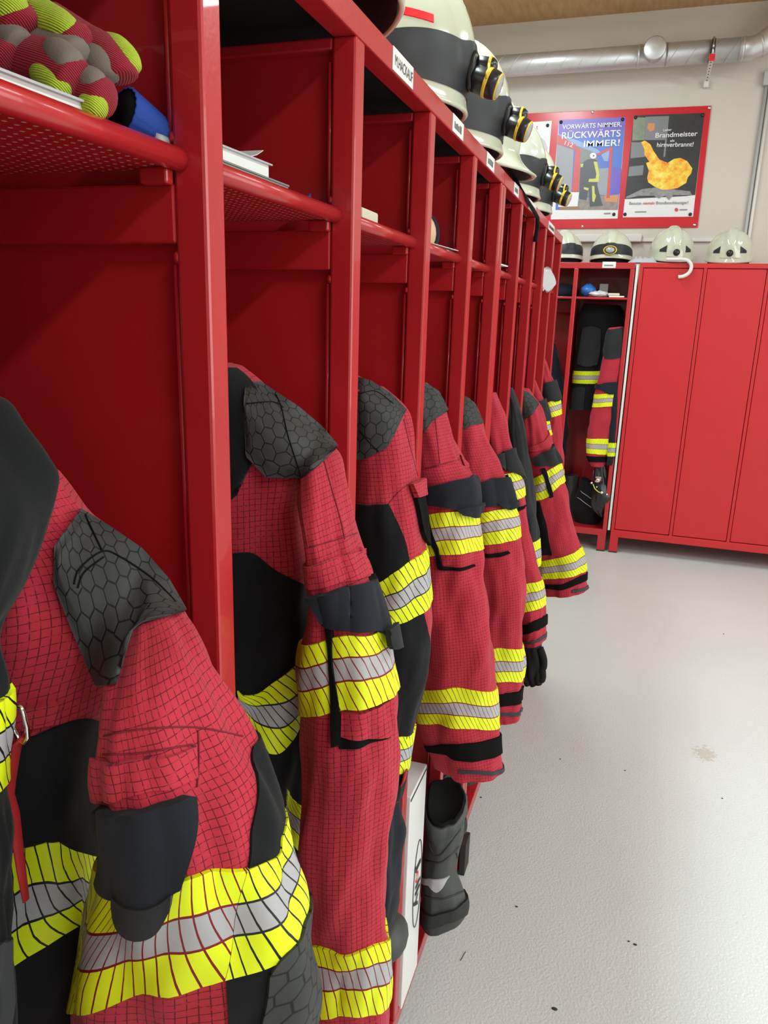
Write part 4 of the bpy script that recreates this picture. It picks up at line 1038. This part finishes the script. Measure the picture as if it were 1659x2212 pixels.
v0, v1 = at(1651, 175, y=CY), at(1616, 560, y=CY); vx = (v0.x+v1.x)/2
cv = thing('cable_conduit', (vx, CY, v0.z), 'grey vertical cable conduit with small box at the right of the back wall', 'conduit')
MB().tube([(vx-.012, CY, .9), (vx-.012, CY, v0.z-.02)], .010, 12).build('pipe', 'grey_pvc', cv); MB().tube([(vx+.014, CY, .9), (vx+.014, CY, v0.z-.02)], .010, 12).build('pipe', 'white_pvc', cv)
MB().box(vx-.035, vx+.045, CY-.03, WY, v0.z-.03, v0.z+.05).build('junction_box', 'grey_pvc', cv, bevel=.004)
hz = at(1400, 519, y=CY).z
tr = thing('cable_trunking', at(1300, 517, y=CY), 'white horizontal cable trunking under the red board', 'trunking')
xa, xm, xb = at(1000, 517, y=CY).x, at(1386, 518, y=CY).x, vx-.025
MB().box(xa, xm, WY-.045, WY, hz-.012, hz+.038).build('wide_trunking', 'white_pvc', tr, bevel=.006); MB().box(xm, xb, WY-.018, WY, hz-.010, hz+.012).build('narrow_trunking', 'white_pvc', tr, bevel=.004)

# ------------------------------------------------------------------ things on the left shelves
SZ = 1.6005
def book(loc, lx, ly_, h, rot, cover, pages, label, group=None):
    r = thing('book', loc, label, 'book', group); r.rotation_euler = (0, 0, rot)
    bl(MB().box(-lx/2, lx/2, -ly_/2, ly_/2, 0, .0015), 'cover', cover, r); bl(MB().box(-lx/2, lx/2, -ly_/2, ly_/2, h-.0015, h), 'cover', cover, r)
    bl(MB().box(-lx/2, -lx/2+.0015, -ly_/2, ly_/2, .0015, h-.0015), 'spine', cover, r)
    bl(MB().box(-lx/2+.0015, lx/2-.003, -ly_/2+.003, ly_/2-.003, .0015, h-.0015), 'pages', pages, r)
    return r
book((-.116, .352, SZ), .17, .196, .021, D(-1.5), 'reflective_grey', 'white_paper', 'thick white-edged book under the knit gloves on the nearest shelf')
bx = thing('cardboard_folder', (-.12, .655, SZ), 'grey flat box under the white book in the second bay', 'box')
MB().box(-.21, -.036, .572, .745, SZ, SZ+.019).build('box', 'grey_board', bx, bevel=.001)
MB().box(-.2105, -.0355, .5715, .7455, SZ+.019, SZ+.0205).build('lid', 'grey_board', bx)
book((-.125, .652, SZ+.021), .15, .165, .017, D(-2), 'reflective_grey', 'white_paper', 'white book lying on the grey box in the second bay')
m = MB(); rows = []
for k in range(13):
    f = k/12; y = .572+.165*f; z = SZ+.0395+.0005+.012*max(0, f-.75)**2*16
    rows.append([(-.19, y, z), (-.06, y, z), (-.06, y, z+.0006), (-.19, y, z+.0006)])
m.rings([[Vector(q) for q in r_] for r_ in rows], smooth=False); tag(m.build('paper_sheet', 'white_paper'), 'loose white sheet with curled end on top of the white book', 'paper')
m = MB().box(-.115, -.036, .965, 1.028, SZ, SZ+.030); tag(m.build('small_box', 'cream_plastic', bevel=.003), 'small cream box at the front of the third bay shelf', 'box')
m = MB().box(-.14, -.036, .765, .820, SZ, SZ+.012); 
tag(MB().prism([Vector((-.045, .806, SZ+.001)), Vector((-.075, .822, SZ+.001)), Vector((-.050, .832, SZ+.014))], (0, 0, .012)).build('blue_wrapper', 'blue_plastic'), 'small blue scrap in the corner of the second bay shelf', 'wrapper')
cp = thing('rolled_hat', (-.10, 1.40, SZ), 'beige and black rolled hat on the fourth bay shelf', 'hat')
MB().ball((-.080, 1.372, SZ+.040), .034, .034, .038, 20, 12).build('beige_side', 'beige_skin', cp); MB().ball((-.085, 1.41, SZ+.042), .036, .034, .042, 20, 12).build('black_side', 'dark_navy', cp)
pa = thing('paper_stack', (-.07, 1.38, SZ), 'white papers lying under the rolled hat', 'papers')
MB().box(-.13, -.036, 1.28, 1.385, SZ, SZ+.014).build('pad', 'white_paper', pa); MB().prism([Vector((-.14, 1.29, SZ+.0150)), Vector((-.028, 1.29, SZ+.0150)), Vector((-.020, 1.445, SZ+.0165)), Vector((-.13, 1.445, SZ+.0165))], (0, 0, .001)).build('sheet', 'white_paper', pa)
MB().ball((-.035, 1.415, SZ+.005), .006, .006, .005).build('cap', 'white_pvc', pa)
pa = thing('paper_stack', (-.05, 1.95, SZ), 'white paper pad at the front of the sixth bay shelf', 'papers')
MB().box(-.12, -.03, 1.83, 1.96, SZ, SZ+.010).build('pad', 'white_paper', pa); MB().prism([Vector((-.13, 1.82, SZ+.022)), Vector((-.022, 1.82, SZ+.022)), Vector((-.016, 1.985, SZ+.024)), Vector((-.12, 1.985, SZ+.024))], (0, 0, .003)).build('sheet', 'white_paper', pa)
MB().box(-.11, -.05, 1.85, 1.94, SZ+.010, SZ+.022).build('pad', 'grey_board', pa)
# crumpled bag at the end of the row
m = MB(); R = []
rr = random.Random(4)
for k in range(11):
    f = k/10; w_ = .045*math.sin(math.pi*min(1, f*.9+.08))+.004
    R.append([Vector((-.035+.055*f+w_*.25*math.cos(t)*(1+rr.uniform(-.2, .2)), 2.72+.075*f+w_*.5*math.cos(t), SZ+.042-.018*f+w_*math.sin(t)*(1+rr.uniform(-.18, .18))*.8)) for t in [2*math.pi*j/14 for j in range(14)]])
m.rings(R); tag(m.build('plastic_bag', 'clear_bag'), 'crumpled whitish plastic bag on the shelf near the end of the left row', 'bag')
hk = MB().tube([(-.105, .975, LH-.010), (-.105, .975, LH-.022), (-.09, .98, LH-.030), (-.075, .982, LH-.024)], .004, 8); tag(hk.build('coat_hook', 'chrome'), 'small chrome hook under the top of the third bay', 'hook')

# knit gloves
gl = None
def finger(parent, path, r, Y, base, extras):
    P3 = []
    for px, py in path: P3.append(at(px, py, y=Y))
    pts = []
    for i in range(len(P3)-1):
        g = lambda k: P3[min(max(k, 0), len(P3)-1)]
        for k in range(7): pts.append(cr(g(i-1), g(i), g(i+1), g(i+2), k/7))
    pts.append(P3[-1]); n = len(pts)
    rad = [r*(1 if i < n-5 else max(.18, math.sqrt(max(0, 1-((i-(n-5))/4.2)**2)))) for i in range(n)]
    f = MB().tube(pts, rad, 18).build('finger', base, parent)
    for mat, f0, f1, off, sc_, nm in extras:
        i0, i1 = int(f0*(n-1)), int(f1*(n-1)); o = Vector(off)
        seg = pts[i0:i1+1]
        ra = [rad[i0+i]*sc_*max(.25, math.sqrt(max(0, 1-(abs(i-(len(seg)-1)/2)/((len(seg)-1)/2+.6))**2.6))) for i in range(len(seg))]
        MB().tube([q+o for q in seg], ra, 16).build(nm, mat, f)
def glove(label):
    return thing('knit_glove', (-.10, .40, SZ+.03), label, 'glove', 'knit work gloves on the nearest shelf')
g = glove('red and yellow knit glove with yellow finger backs, upper one of the pile')
cU = Vector((0.003, -.006, .004)); cD = Vector((.003, -.006, -.004))
finger(g, [(-60, -60), (30, 5), (100, 60), (150, 88), (178, 104)], 0.0135, 0.450, 'red_knit', [('yellow_knit', .18, .92, cU, .80, 'yellow_stripe')])
finger(g, [(-60, 0), (0, 22), (30, 45), (50, 76)], 0.0146, 0.430, 'red_knit', [('yellow_knit', .25, .95, cU, .85, 'yellow_stripe')])
finger(g, [(110, 50), (180, 95), (225, 120), (250, 150), (258, 175)], 0.0135, 0.470, 'red_knit', [('yellow_knit', .30, .98, Vector((.006, .004, .004)), .75, 'yellow_stripe'), ('grey_knit', .42, .98, Vector((-.004, -.007, -.003)), .88, 'grey_palm')])
finger(g, [(-60, 60), (0, 80), (30, 92), (48, 108)], 0.0108, 0.425, 'grey_knit', [])
g = glove('red and yellow knit glove with grey palm side, lower one lying on the book')
finger(g, [(-20, 130), (60, 132), (115, 145), (150, 172), (168, 185)], 0.0151, 0.435, 'red_knit', [('grey_knit', .45, .95, Vector((.004, -.004, .007)), .70, 'grey_palm'), ('yellow_knit', .42, .95, Vector((-.002, -.007, -.006)), .68, 'yellow_stripe')])
finger(g, [(110, 165), (165, 188), (205, 206), (236, 218)], 0.0127, 0.447, 'red_knit', [('yellow_knit', .55, .99, Vector((0, -.005, -.0065)), .72, 'yellow_stripe'), ('grey_knit', .45, .95, Vector((.001, -.004, .007)), .68, 'grey_palm')])
finger(g, [(60, 85), (120, 108), (150, 118), (172, 132)], 0.0124, 0.445, 'grey_knit', [])
finger(g, [(-50, 100), (-10, 112), (10, 122), (24, 134)], 0.0108, 0.420, 'red_knit', [('yellow_knit', .1, .8, Vector((-.002, -.004, -.005)), .75, 'yellow_stripe')])
# blue ribbed cuff and marker
c0, c1 = at(262, 244, x=-.055), at(342, 291, x=-.044); ax = (c1-c0).normalized()
q = ax.to_track_quat('Z', 'Y').to_matrix().to_4x4(); T = Matrix.Translation(c0) @ q; Lc = (c1-c0).length
cu = thing('blue_torch', c0, 'blue ribbed tube with a dark open end beside the knit gloves', 'torch')
prof = []
for k in range(21):
    f = k/20; rb = .0172-.0055*f; prof += [(rb, f*Lc), (rb+.0014, f*Lc+Lc*.018)]
prof += [(.004, Lc*1.03)]
m = MB(); R = []
for r_, z in prof: R.append([T @ Vector(((r_+.0010*(j % 2))*math.cos(2*math.pi*j/40), (r_+.0010*(j % 2))*math.sin(2*math.pi*j/40), z)) for j in range(40)])
m.rings(R, cap0=False); m.build('ribbed_tube', 'blue_knit_base', cu)
MB().lathe([(.0165, .0005), (.0150, .012), (.010, .03), (.002, .031)], T, 32).build('dark_opening', 'lining_black', cu)
mk = thing('marker_pen', at(360, 308, x=-.05), 'black marker pen with grey cap beside the post on the nearest shelf', 'pen')
c0, c1, c2_ = at(336, 300, z=1.6170), at(358, 307, z=1.6170), at(395, 321, z=1.6170)
MB().tube([c0, c1], .0042, 14).build('cap', 'grey_pvc', mk); MB().tube([c1, c2_], .0045, 14).build('barrel', 'black_plastic', mk)
# carabiner with red webbing on the first jacket
cb = thing('carabiner', at(40, 1560, y=.33), 'steel carabiner with red webbing hanging between the two nearest jackets', 'carabiner')
ring = [(18, 1528), (32, 1521), (46, 1528), (50, 1540), (58, 1570), (60, 1592), (52, 1605), (42, 1600), (30, 1578), (18, 1550)]
MB().tube([at(px, py, y=.335) for px, py in ring+ring[:1]], .0016, 8).build('ring', 'chrome', cb)
MB().tube([at(px, py, y=.336) for px, py in ((52, 1592), (38, 1602), (30, 1640), (22, 1690), (20, 1720), (30, 1760), (38, 1820), (46, 1880), (56, 1945))], [.004, .0045, .005, .005, .0045, .005, .0045, .004, .003], 10, .4).build('webbing', 'red_webbing', cb)

# ------------------------------------------------------------------ things in the bottom of the left lockers
BZ = .1225
bx = thing('shoe_box', (-.13, 1.24, BZ), 'tall white carton standing upright beside the black boot', 'box')
MB().box(-.27, .004, 1.183, 1.300, BZ, .622).build('carton', 'white_label', bx, bevel=.002)
MB().box(.0042, .0050, 1.184, 1.299, .612, .6165).build('lid_edge', 'label_ink', bx)
m = MB(); cy, cz = 1.262, .365
pts = [Vector((.0052, cy+.030*math.cos(t), cz+.105*math.sin(t))) for t in [2*math.pi*k/40 for k in range(41)]]
m.tube(pts, .0009, 5); m.build('oval_print', 'label_ink', bx)
text_mb('J', (.0055, cy-.014, cz+.062), (0, 0, -1), (0, 1, 0), .034, .022).build('lettering', 'label_ink', bx)
text_mb('o', (.0055, cy-.014, cz+.036), (0, 0, -1), (0, 1, 0), .026, .028).build('lettering', 'tape_red_sticker', bx)
text_mb('lly', (.0055, cy-.014, cz+.004), (0, 0, -1), (0, 1, 0), .036, .062).build('lettering', 'label_ink', bx)
def boot(Y, label, group='black fire boots in the bottom of the left lockers'):
    B_ = Tube(1.36, [(918,1712,999,1738,.045),(916,1760,998,1765,.047),(914,1815,994,1815,.047),(911,1865,986,1862,.046),(909,1900,982,1895,.046),(908,1930,992,1922,.046),(907,1955,1002,1950,.046),(906,1980,1005,1972,.046),(908,1998,1002,1990,.045),(909,2003,1000,1994,.044)], wr=.002, seed=44)
    r = thing('fire_boot', (.03, 1.36, BZ), label, 'boot', group)
    Bp = B_.P; zt_ = max(Bp(2*math.pi*j/40, 0).z for j in range(40)); yc_ = B_.C[0].y
    def tl(v):
        k = max(0, min(1, 1-(zt_-v.z)/.16)); return Vector((v.x, v.y, v.z-(yc_+.035-v.y)*.62*k*k*(3-2*k)))
    B_.P = lambda th, v, raw=False: tl(Bp(th, v, raw))
    s = B_.mesh(56, 8, False).build('shaft', 'grey_rubber', r)
    top = [B_.P(2*math.pi*j/40, 0) for j in range(40)]; c = sum(top, Vector())/40
    MB().rings([[p+Vector((0, 0, .001)) for p in top], [c+(p-c)*1.02+Vector((0, 0, .006)) for p in top], [c+(p-c)*.94+Vector((0, 0, .008)) for p in top], [c+(p-c)*.9+Vector((0, 0, .003)) for p in top]], False, True).build('lining', 'lining_black', r)
    R = []
    for v_, o_ in ((.05, .002), (.1, .006), (.9, .006), (1.0, .002)): R.append([B_.P(2*math.pi*j/48, v_)+B_.N(2*math.pi*j/48, v_)*o_ for j in range(48)])
    MB().rings(R, False, False).build('collar', 'grey_rubber', s)
    B_.patch([('L',1905,20),(920,1908),(942,1908),(966,1902)], [('L',1920,20),(920,1922),(940,1938),(962,1906)], .003, nu=16, nv=5).build('reflective_patch', 'reflective_grey', s)
    B_.patch([('L',1975,80),(935,1985),(975,1975),('R',1958,80)], [('L',2000,80),(935,2012),(975,2000),('R',1993,80)], .006, nu=30, nv=5).build('sole', 'black_rubber', r)
    stitch([B_.mesh(48, 6, False)], [[(916,1868),(950,1872),(988,1838)], [(922,1828),(930,1850),(948,1856),(992,1800)], [(982,1852),(996,1905),(1000,1950)], [(914,1945),(950,1952),(998,1935)]], r, 'black_rubber', .0022, 0)
    r.location.y += Y-1.36
    return r
bt = boot(1.375, 'black fire boot with grey reflective patch standing beside the white carton')
def copy_tree(o, parent=None):
    c = o.copy(); COL.objects.link(c); c.parent = parent
    for ch in list(o.children): copy_tree(ch, c)
    return c
for Y, dX, lb in ((1.64, -.062, 'black fire boot in the bay right behind the carton bay'), (1.93, -.052, 'black fire boot whose toe shows below the cuff strap of the fifth sleeve')):
    b2 = copy_tree(bt); b2.location.y = bt.location.y+Y-1.375; b2.location.x = bt.location.x+dX; b2['label'] = lb
MB_ = thing('trousers', (-.02, 1.06, .6), 'dark navy trousers hanging behind the second jacket sleeve, above the locker floor', 'trousers')
TR = Tube(1.05, [(790,1640,846,1640,.03),(790,1700,856,1700,.04),(790,1790,866,1790,.045),(790,1880,866,1880,.045),(790,1960,856,1955,.04),(790,2010,845,2005,.035)], wr=.004, seed=51)
TR.mesh(40, 7).build('leg', 'navy_cloth', MB_)
b3 = MB(); b3.ball(at(843, 2025, y=1.08), .032, .05, .035, 18, 10)
b3.build('padded_cuff', 'grey_rubber', MB_)
tag(MB().tube([at(878, 1664, y=.99), at(872, 1684, y=.99), at(864, 1700, y=.995)], [.005, .007, .004], 10, .4).build('pull_tab', 'red_webbing'), 'small red webbing tab below the cuff of the third jacket', 'tab')
# ------------------------------------------------------------------ glove below the sixth jacket
g = thing('leather_glove', at(1150, 1430, y=1.93), 'black work glove hanging below the sleeve of the sixth jacket', 'glove')
GT = Tube(1.93, [(1130,1376,1168,1374,.025),(1130,1400,1168,1396,.028),(1130,1425,1172,1420,.03),(1132,1450,1174,1448,.03),(1136,1462,1172,1460,.025)], wr=.003, seed=61)
GT.mesh(36, 6).build('palm', 'glove_black', g)
for path, r_ in (([(1136,1450),(1137,1470),(1143,1481)], .0105), ([(1148,1452),(1150,1472),(1155,1482)], .011), ([(1160,1450),(1162,1470),(1163,1480)], .011), ([(1170,1440),(1172,1460),(1168,1474)], .010), ([(1166,1400),(1174,1425),(1172,1450)], .0105)):
    p3 = [at(px, py, y=1.915) for px, py in path]; ps = []
    for i in range(2):
        gg = lambda k: p3[min(max(k, 0), 2)]
        for k in range(5): ps.append(cr(gg(i-1), gg(i), gg(i+1), gg(i+2), k/5))
    ps.append(p3[-1]); MB().tube(ps, [r_]*(len(ps)-2)+[r_*.8, r_*.3], 12).build('finger', 'glove_black', g)
GT.patch([('L',1374,40),(1140,1378),('R',1374,60)], [('L',1398,40),(1140,1402),('R',1395,60)], .003, nu=16, nv=4).build('cuff', 'navy_cloth', g)

# ------------------------------------------------------------------ back lockers: contents and things on top
K = thing('fire_trousers', (.07, 5.2, 1.2), 'black fire trousers with grey knee pad and yellow band in the back locker', 'trousers')
T = Tube(5.27, [(1262,655,1340,660,.04),(1254,672,1346,680,.06),(1249,710,1344,715,.07),(1244,750,1335,755,.07),(1239,800,1314,800,.07),(1236,840,1302,840,.07),(1232,884,1292,884,.06)], wr=.003, seed=71)
kt = T.mesh(56, 8).build('trouser_leg', 'black_cloth', K)
T.patch([(1260,708),(1280,705),(1298,711)], [(1248,786),(1268,792),(1290,788)], .012, nu=16, nv=14).build('knee_pad', 'charcoal_cloth', kt)
T.patch([('L',800,60),(1240,800),(1270,802),('R',800,60)], [('L',828,60),(1236,828),(1270,829),('R',828,60)], .004, nu=26, nv=8, tape=True).build('reflective_band', 'tape_on_black', kt)
T.patch([(1235,840),(1250,836),(1265,838)], [(1231,884),(1245,885),(1260,884)], .008, nu=12, nv=10).build('lower_patch', 'charcoal_cloth', kt)
J = thing('firefighter_jacket', (.17, 5.12, 1.2), 'red fire jacket hanging beside the black trousers in the back locker', 'jacket')
S = Tube(5.10, [(1316,708,1346,705,.03),(1308,735,1350,730,.05),(1304,760,1349,757,.05),(1296,800,1344,798,.055),(1287,840,1340,838,.055),(1279,880,1336,880,.055),(1273,920,1333,920,.055),(1268,950,1325,950,.05),(1267,980,1314,980,.045),(1276,1006,1306,1008,.04)], wr=.003, seed=75)
sl = S.mesh(48, 8).build('sleeve', 'red_ripstop', J)
S.patch([('L',700,60),(1320,712),('R',700,60)], [('L',745,60),(1312,775),('R',762,60)], .005, nu=18, nv=8).build('shoulder_pad', 'charcoal_cloth', sl)
S.patch([('L',828,10),(1295,830),(1315,826),('R',824,20)], [('L',838,10),(1300,842),(1318,852),('R',845,20)], .010, nu=14, nv=6).build('radio_pouch', 'navy_cloth', sl)
S.patch([('L',852,60),(1290,852),(1315,850),('R',848,60)], [('L',880,60),(1288,880),(1315,878),('R',876,60)], .004, nu=22, nv=8, tape=True).build('reflective_band', 'tape_on_red', sl)
S.patch([('L',948,60),(1280,948),(1300,948),('R',948,60)], [('L',978,60),(1280,980),(1300,982),('R',980,60)], .004, nu=22, nv=8, tape=True).build('reflective_band', 'tape_on_red', sl)
S.patch([('L',984,60),(1285,986),('R',986,60)], [('L',997,60),(1285,998),('R',998,60)], .005, nu=18, nv=4).build('cuff_strap', 'velcro', sl)
S2b = Tube(5.07, [(1322,840,1340,838,.02),(1320,880,1336,880,.03),(1315,930,1332,930,.03),(1312,990,1328,990,.03),(1311,1004,1325,1004,.025)], wr=.002, seed=77)
s2 = S2b.mesh(30, 6).build('front_panel', 'navy_cloth', J)
S2b.patch([('L',957,40),(1322,957),('R',957,30)], [('L',986,40),(1319,986),('R',985,30)], .003, nu=12, nv=7, tape=True).build('reflective_band', 'tape_on_black', s2)
K = thing('dark_jacket', (-.2, 5.2, 1.2), 'dark navy jacket in the left bay of the back locker, beside the row end', 'jacket')
T = Tube(5.22, [(1170,742,1198,742,.04),(1165,770,1208,768,.06),(1160,820,1217,815,.07),(1160,870,1224,865,.07),(1160,920,1228,915,.07),(1165,960,1224,955,.07),(1170,1000,1215,1000,.06)], wr=.005, seed=79)
T.mesh(40, 7).build('torso', 'dark_navy', K)
# gas mask hanging under the jacket
G = thing('breathing_mask', at(1298, 1050, y=5.05), 'black breathing mask with chrome valve hanging under the jacket cuff', 'mask')
T = Tube(5.10, [(1285,1004,1308,1004,.025),(1283,1025,1312,1025,.04),(1282,1050,1319,1052,.05),(1276,1080,1321,1080,.05),(1282,1100,1314,1100,.04),(1296,1116,1306,1114,.02)], wr=.006, seed=81)
T.mesh(36, 7).build('mask_body', 'black_plastic', G)
cY = 5.04
MB().lathe([(.02, 0), (.022, .015), (.014, .02), (.012, .035), (.004, .036)], Matrix.Translation(at(1292, 1036, y=cY)) @ Matrix.Rotation(D(90), 4, 'X'), 18).build('valve', 'chrome', G)
MB().box(*(lambda p: (p.x-.018, p.x+.020, p.y-.02, p.y, p.z-.006, p.z+.004))(at(1293, 1030, y=cY))).build('buckle', 'chrome', G)
for px, py, r_ in ((1278, 1043, .009), (1300, 1064, .011), (1311, 1068, .007), (1289, 1052, .006)): MB().ball(at(px, py, y=cY), r_, r_, r_, 12, 8).build('stud', 'chrome', G)
MB().tube([at(px, py, y=cY) for px, py in ((1281, 1046), (1285, 1056), (1292, 1062), (1299, 1065))], .006, 8, .6).build('lime_strap', 'print_lime', G)
MB().tube([at(px, py, y=cY) for px, py in ((1283, 1016), (1281, 1025), (1281, 1038))], .004, 8).build('strap', 'black_rubber', G)
BBZ = .141
for nm, lab, rows, Yb in (('fire_boot', 'black boot at the left on the floor of the back locker', [(1218,1028,1250,1030,.05),(1218,1050,1248,1050,.05),(1220,1090,1245,1090,.05),(1222,1128,1246,1128,.05)], 5.36),
                      ('fire_boot', 'black boot lying tilted under the breathing mask in the back locker', [(1256,1034,1275,1040,.05),(1250,1060,1300,1062,.06),(1238,1090,1312,1090,.07),(1240,1118,1306,1118,.06),(1246,1132,1284,1134,.05)], 5.24)):
    r = thing(nm, (.02, Yb, BBZ), lab, 'boot', 'boots in the back locker')
    t_ = Tube(Yb, rows, wr=.003, seed=83); t_.mesh(36, 7).build('shaft', 'black_cloth' if Yb < 5.3 else 'grey_rubber', r)
    tp = [t_.P(2*math.pi*j/28, 0) for j in range(28)]; c = sum(tp, Vector())/28
    MB().rings([[p for p in tp], [c+(p-c)*1.06+Vector((0, 0, .008)) for p in tp], [c+(p-c)*.9+Vector((0, 0, .01)) for p in tp]], False, True).build('collar', 'lining_black' if Yb < 5.3 else 'grey_rubber', r)
    if Yb < 5.3:
        for (a_, b_) in (((1253,1060),(1286,1084)), ((1242,1070),(1280,1098))):
            P_ = [t_.P(*t_.tv(a_[0]+(b_[0]-a_[0])*k/6, a_[1]+(b_[1]-a_[1])*k/6))+Vector((0, -.004, 0)) for k in range(7)]
            MB().tube(P_, .0022, 6).build('piping', 'grey_pvc', r)
bs = 1.6485
bg = thing('plastic_bag', (.02, 5.13, bs), 'blue and clear plastic bag on the back locker shelf', 'bag')
R = []
rr = random.Random(11)
for k in range(9):
    f = k/8; q = math.sin(math.pi*(.12+.80*f))
    R.append([Vector((-.022+.05*math.cos(t)*q*(1+rr.uniform(-.15, .15)), 5.13+.05*math.sin(t)*q, bs+.004+.078*f+.004*rr.uniform(-1, 1))) for t in [2*math.pi*j/18 for j in range(18)]])
MB().rings(R).build('blue_pack', 'blue_plastic', bg)
R = []
for k in range(9):
    f = k/8; q = math.sin(math.pi*(.15+.75*f))
    R.append([Vector((.045+.06*math.cos(t)*q*(1+rr.uniform(-.25, .25)), 5.10+.035*math.sin(t)*q, bs+.002+.036*f+.004*rr.uniform(-1, 1))) for t in [2*math.pi*j/18 for j in range(18)]])
MB().rings(R).build('clear_pack', 'clear_bag', bg)
tag(MB().box(.045, .098, 5.16, 5.22, bs, bs+.085).build('grey_carton', 'grey_board', bevel=.002), 'small grey carton behind the blue bag on the back locker shelf', 'box')
w_ = thing('wallet', (.155, 5.11, bs), 'cream folded pouch at the right of the back locker shelf', 'pouch')
MB().box(.105, .175, 5.07, 5.15, bs+.010, bs+.026).build('upper_fold', 'cream_plastic', w_, bevel=.005); MB().box(.112, .205, 5.07, 5.15, bs, bs+.010).build('lower_fold', 'white_paper', w_, bevel=.003)
m = MB(); m.ball((-.19, 5.20, bs+.030), .11, .09, .055, 20, 12); tag(m.build('folded_hat', 'dark_navy'), 'dark hat lying on the left shelf of the back locker', 'hat')
# rag and hooked bar on top of the back lockers
rg = thing('grey_rag', (.27, 5.15, BH), 'crumpled silver grey rag between the two middle back helmets', 'rag')
rr = random.Random(3); pts = []
G = []; nu, nv = 26, 10
for j in range(nv+1):
    for i in range(nu+1):
        x = .205+.17*i/nu; y = 5.056+.075*j/nv
        e = min(1, 5*min(i/nu, 1-i/nu))*min(1, 5*min(j/nv, 1-j/nv))
        G.append(Vector((x, y, BH+.004+.042*e*(.45+.9*abs(noise.noise(Vector((x*38, y*42, 2))))))))
sheet(G, [(p.x, p.y) for p in G], nu, nv, [Vector((0, 0, 1))]*len(G), .003).build('cloth', 'silver_cloth', rg)
hb = MB(); P_ = [at(1440, 560, y=5.05), at(1455, 560, y=5.04), at(1474, 560, y=5.03), at(1486, 563, y=5.03), at(1493, 572, y=5.03), at(1492, 583, y=5.03), at(1485, 592, y=5.03), at(1475, 597, y=5.03), at(1465, 598, y=5.03)]
ps = []
for i in range(len(P_)-1):
    gg = lambda k: P_[min(max(k, 0), len(P_)-1)]
    for k in range(5): ps.append(cr(gg(i-1), gg(i), gg(i+1), gg(i+2), k/5))
hb.tube(ps+[P_[-1]], .0105, 12); tag(hb.build('hooked_bar', 'white_pvc'), 'light grey bar with hooked end hanging over the first closed door', 'hook')

# dirt on the floor
for px, py, s_ in ((1563, 1370, .004), (1198, 2180, .007), (1372, 2041, .005), (1358, 2034, .003), (1039, 1723, .004), (1116, 1959, .004), (1350, 1665, .003), (1210, 1640, .003), (1560, 1725, .003)):
    p = at(px, py, z=0.0); m = MB(); m.ball((p.x, p.y, .0012), s_, s_*.6, .0016, 8, 5)
    tag(m.build('dirt_crumb', 'debris'), 'tiny dark crumb of dirt on the light floor', 'dirt', 'crumbs of dirt on the floor')
p = at(1002, 2060, z=0); tag(MB().tube([at(995, 2075, z=.001), at(1002, 2062, z=.0012), at(1006, 2056, z=.001)], .0008, 6).build('dirt_thread', 'debris'), 'thin dark thread lying on the floor beside the nearest boot', 'dirt')
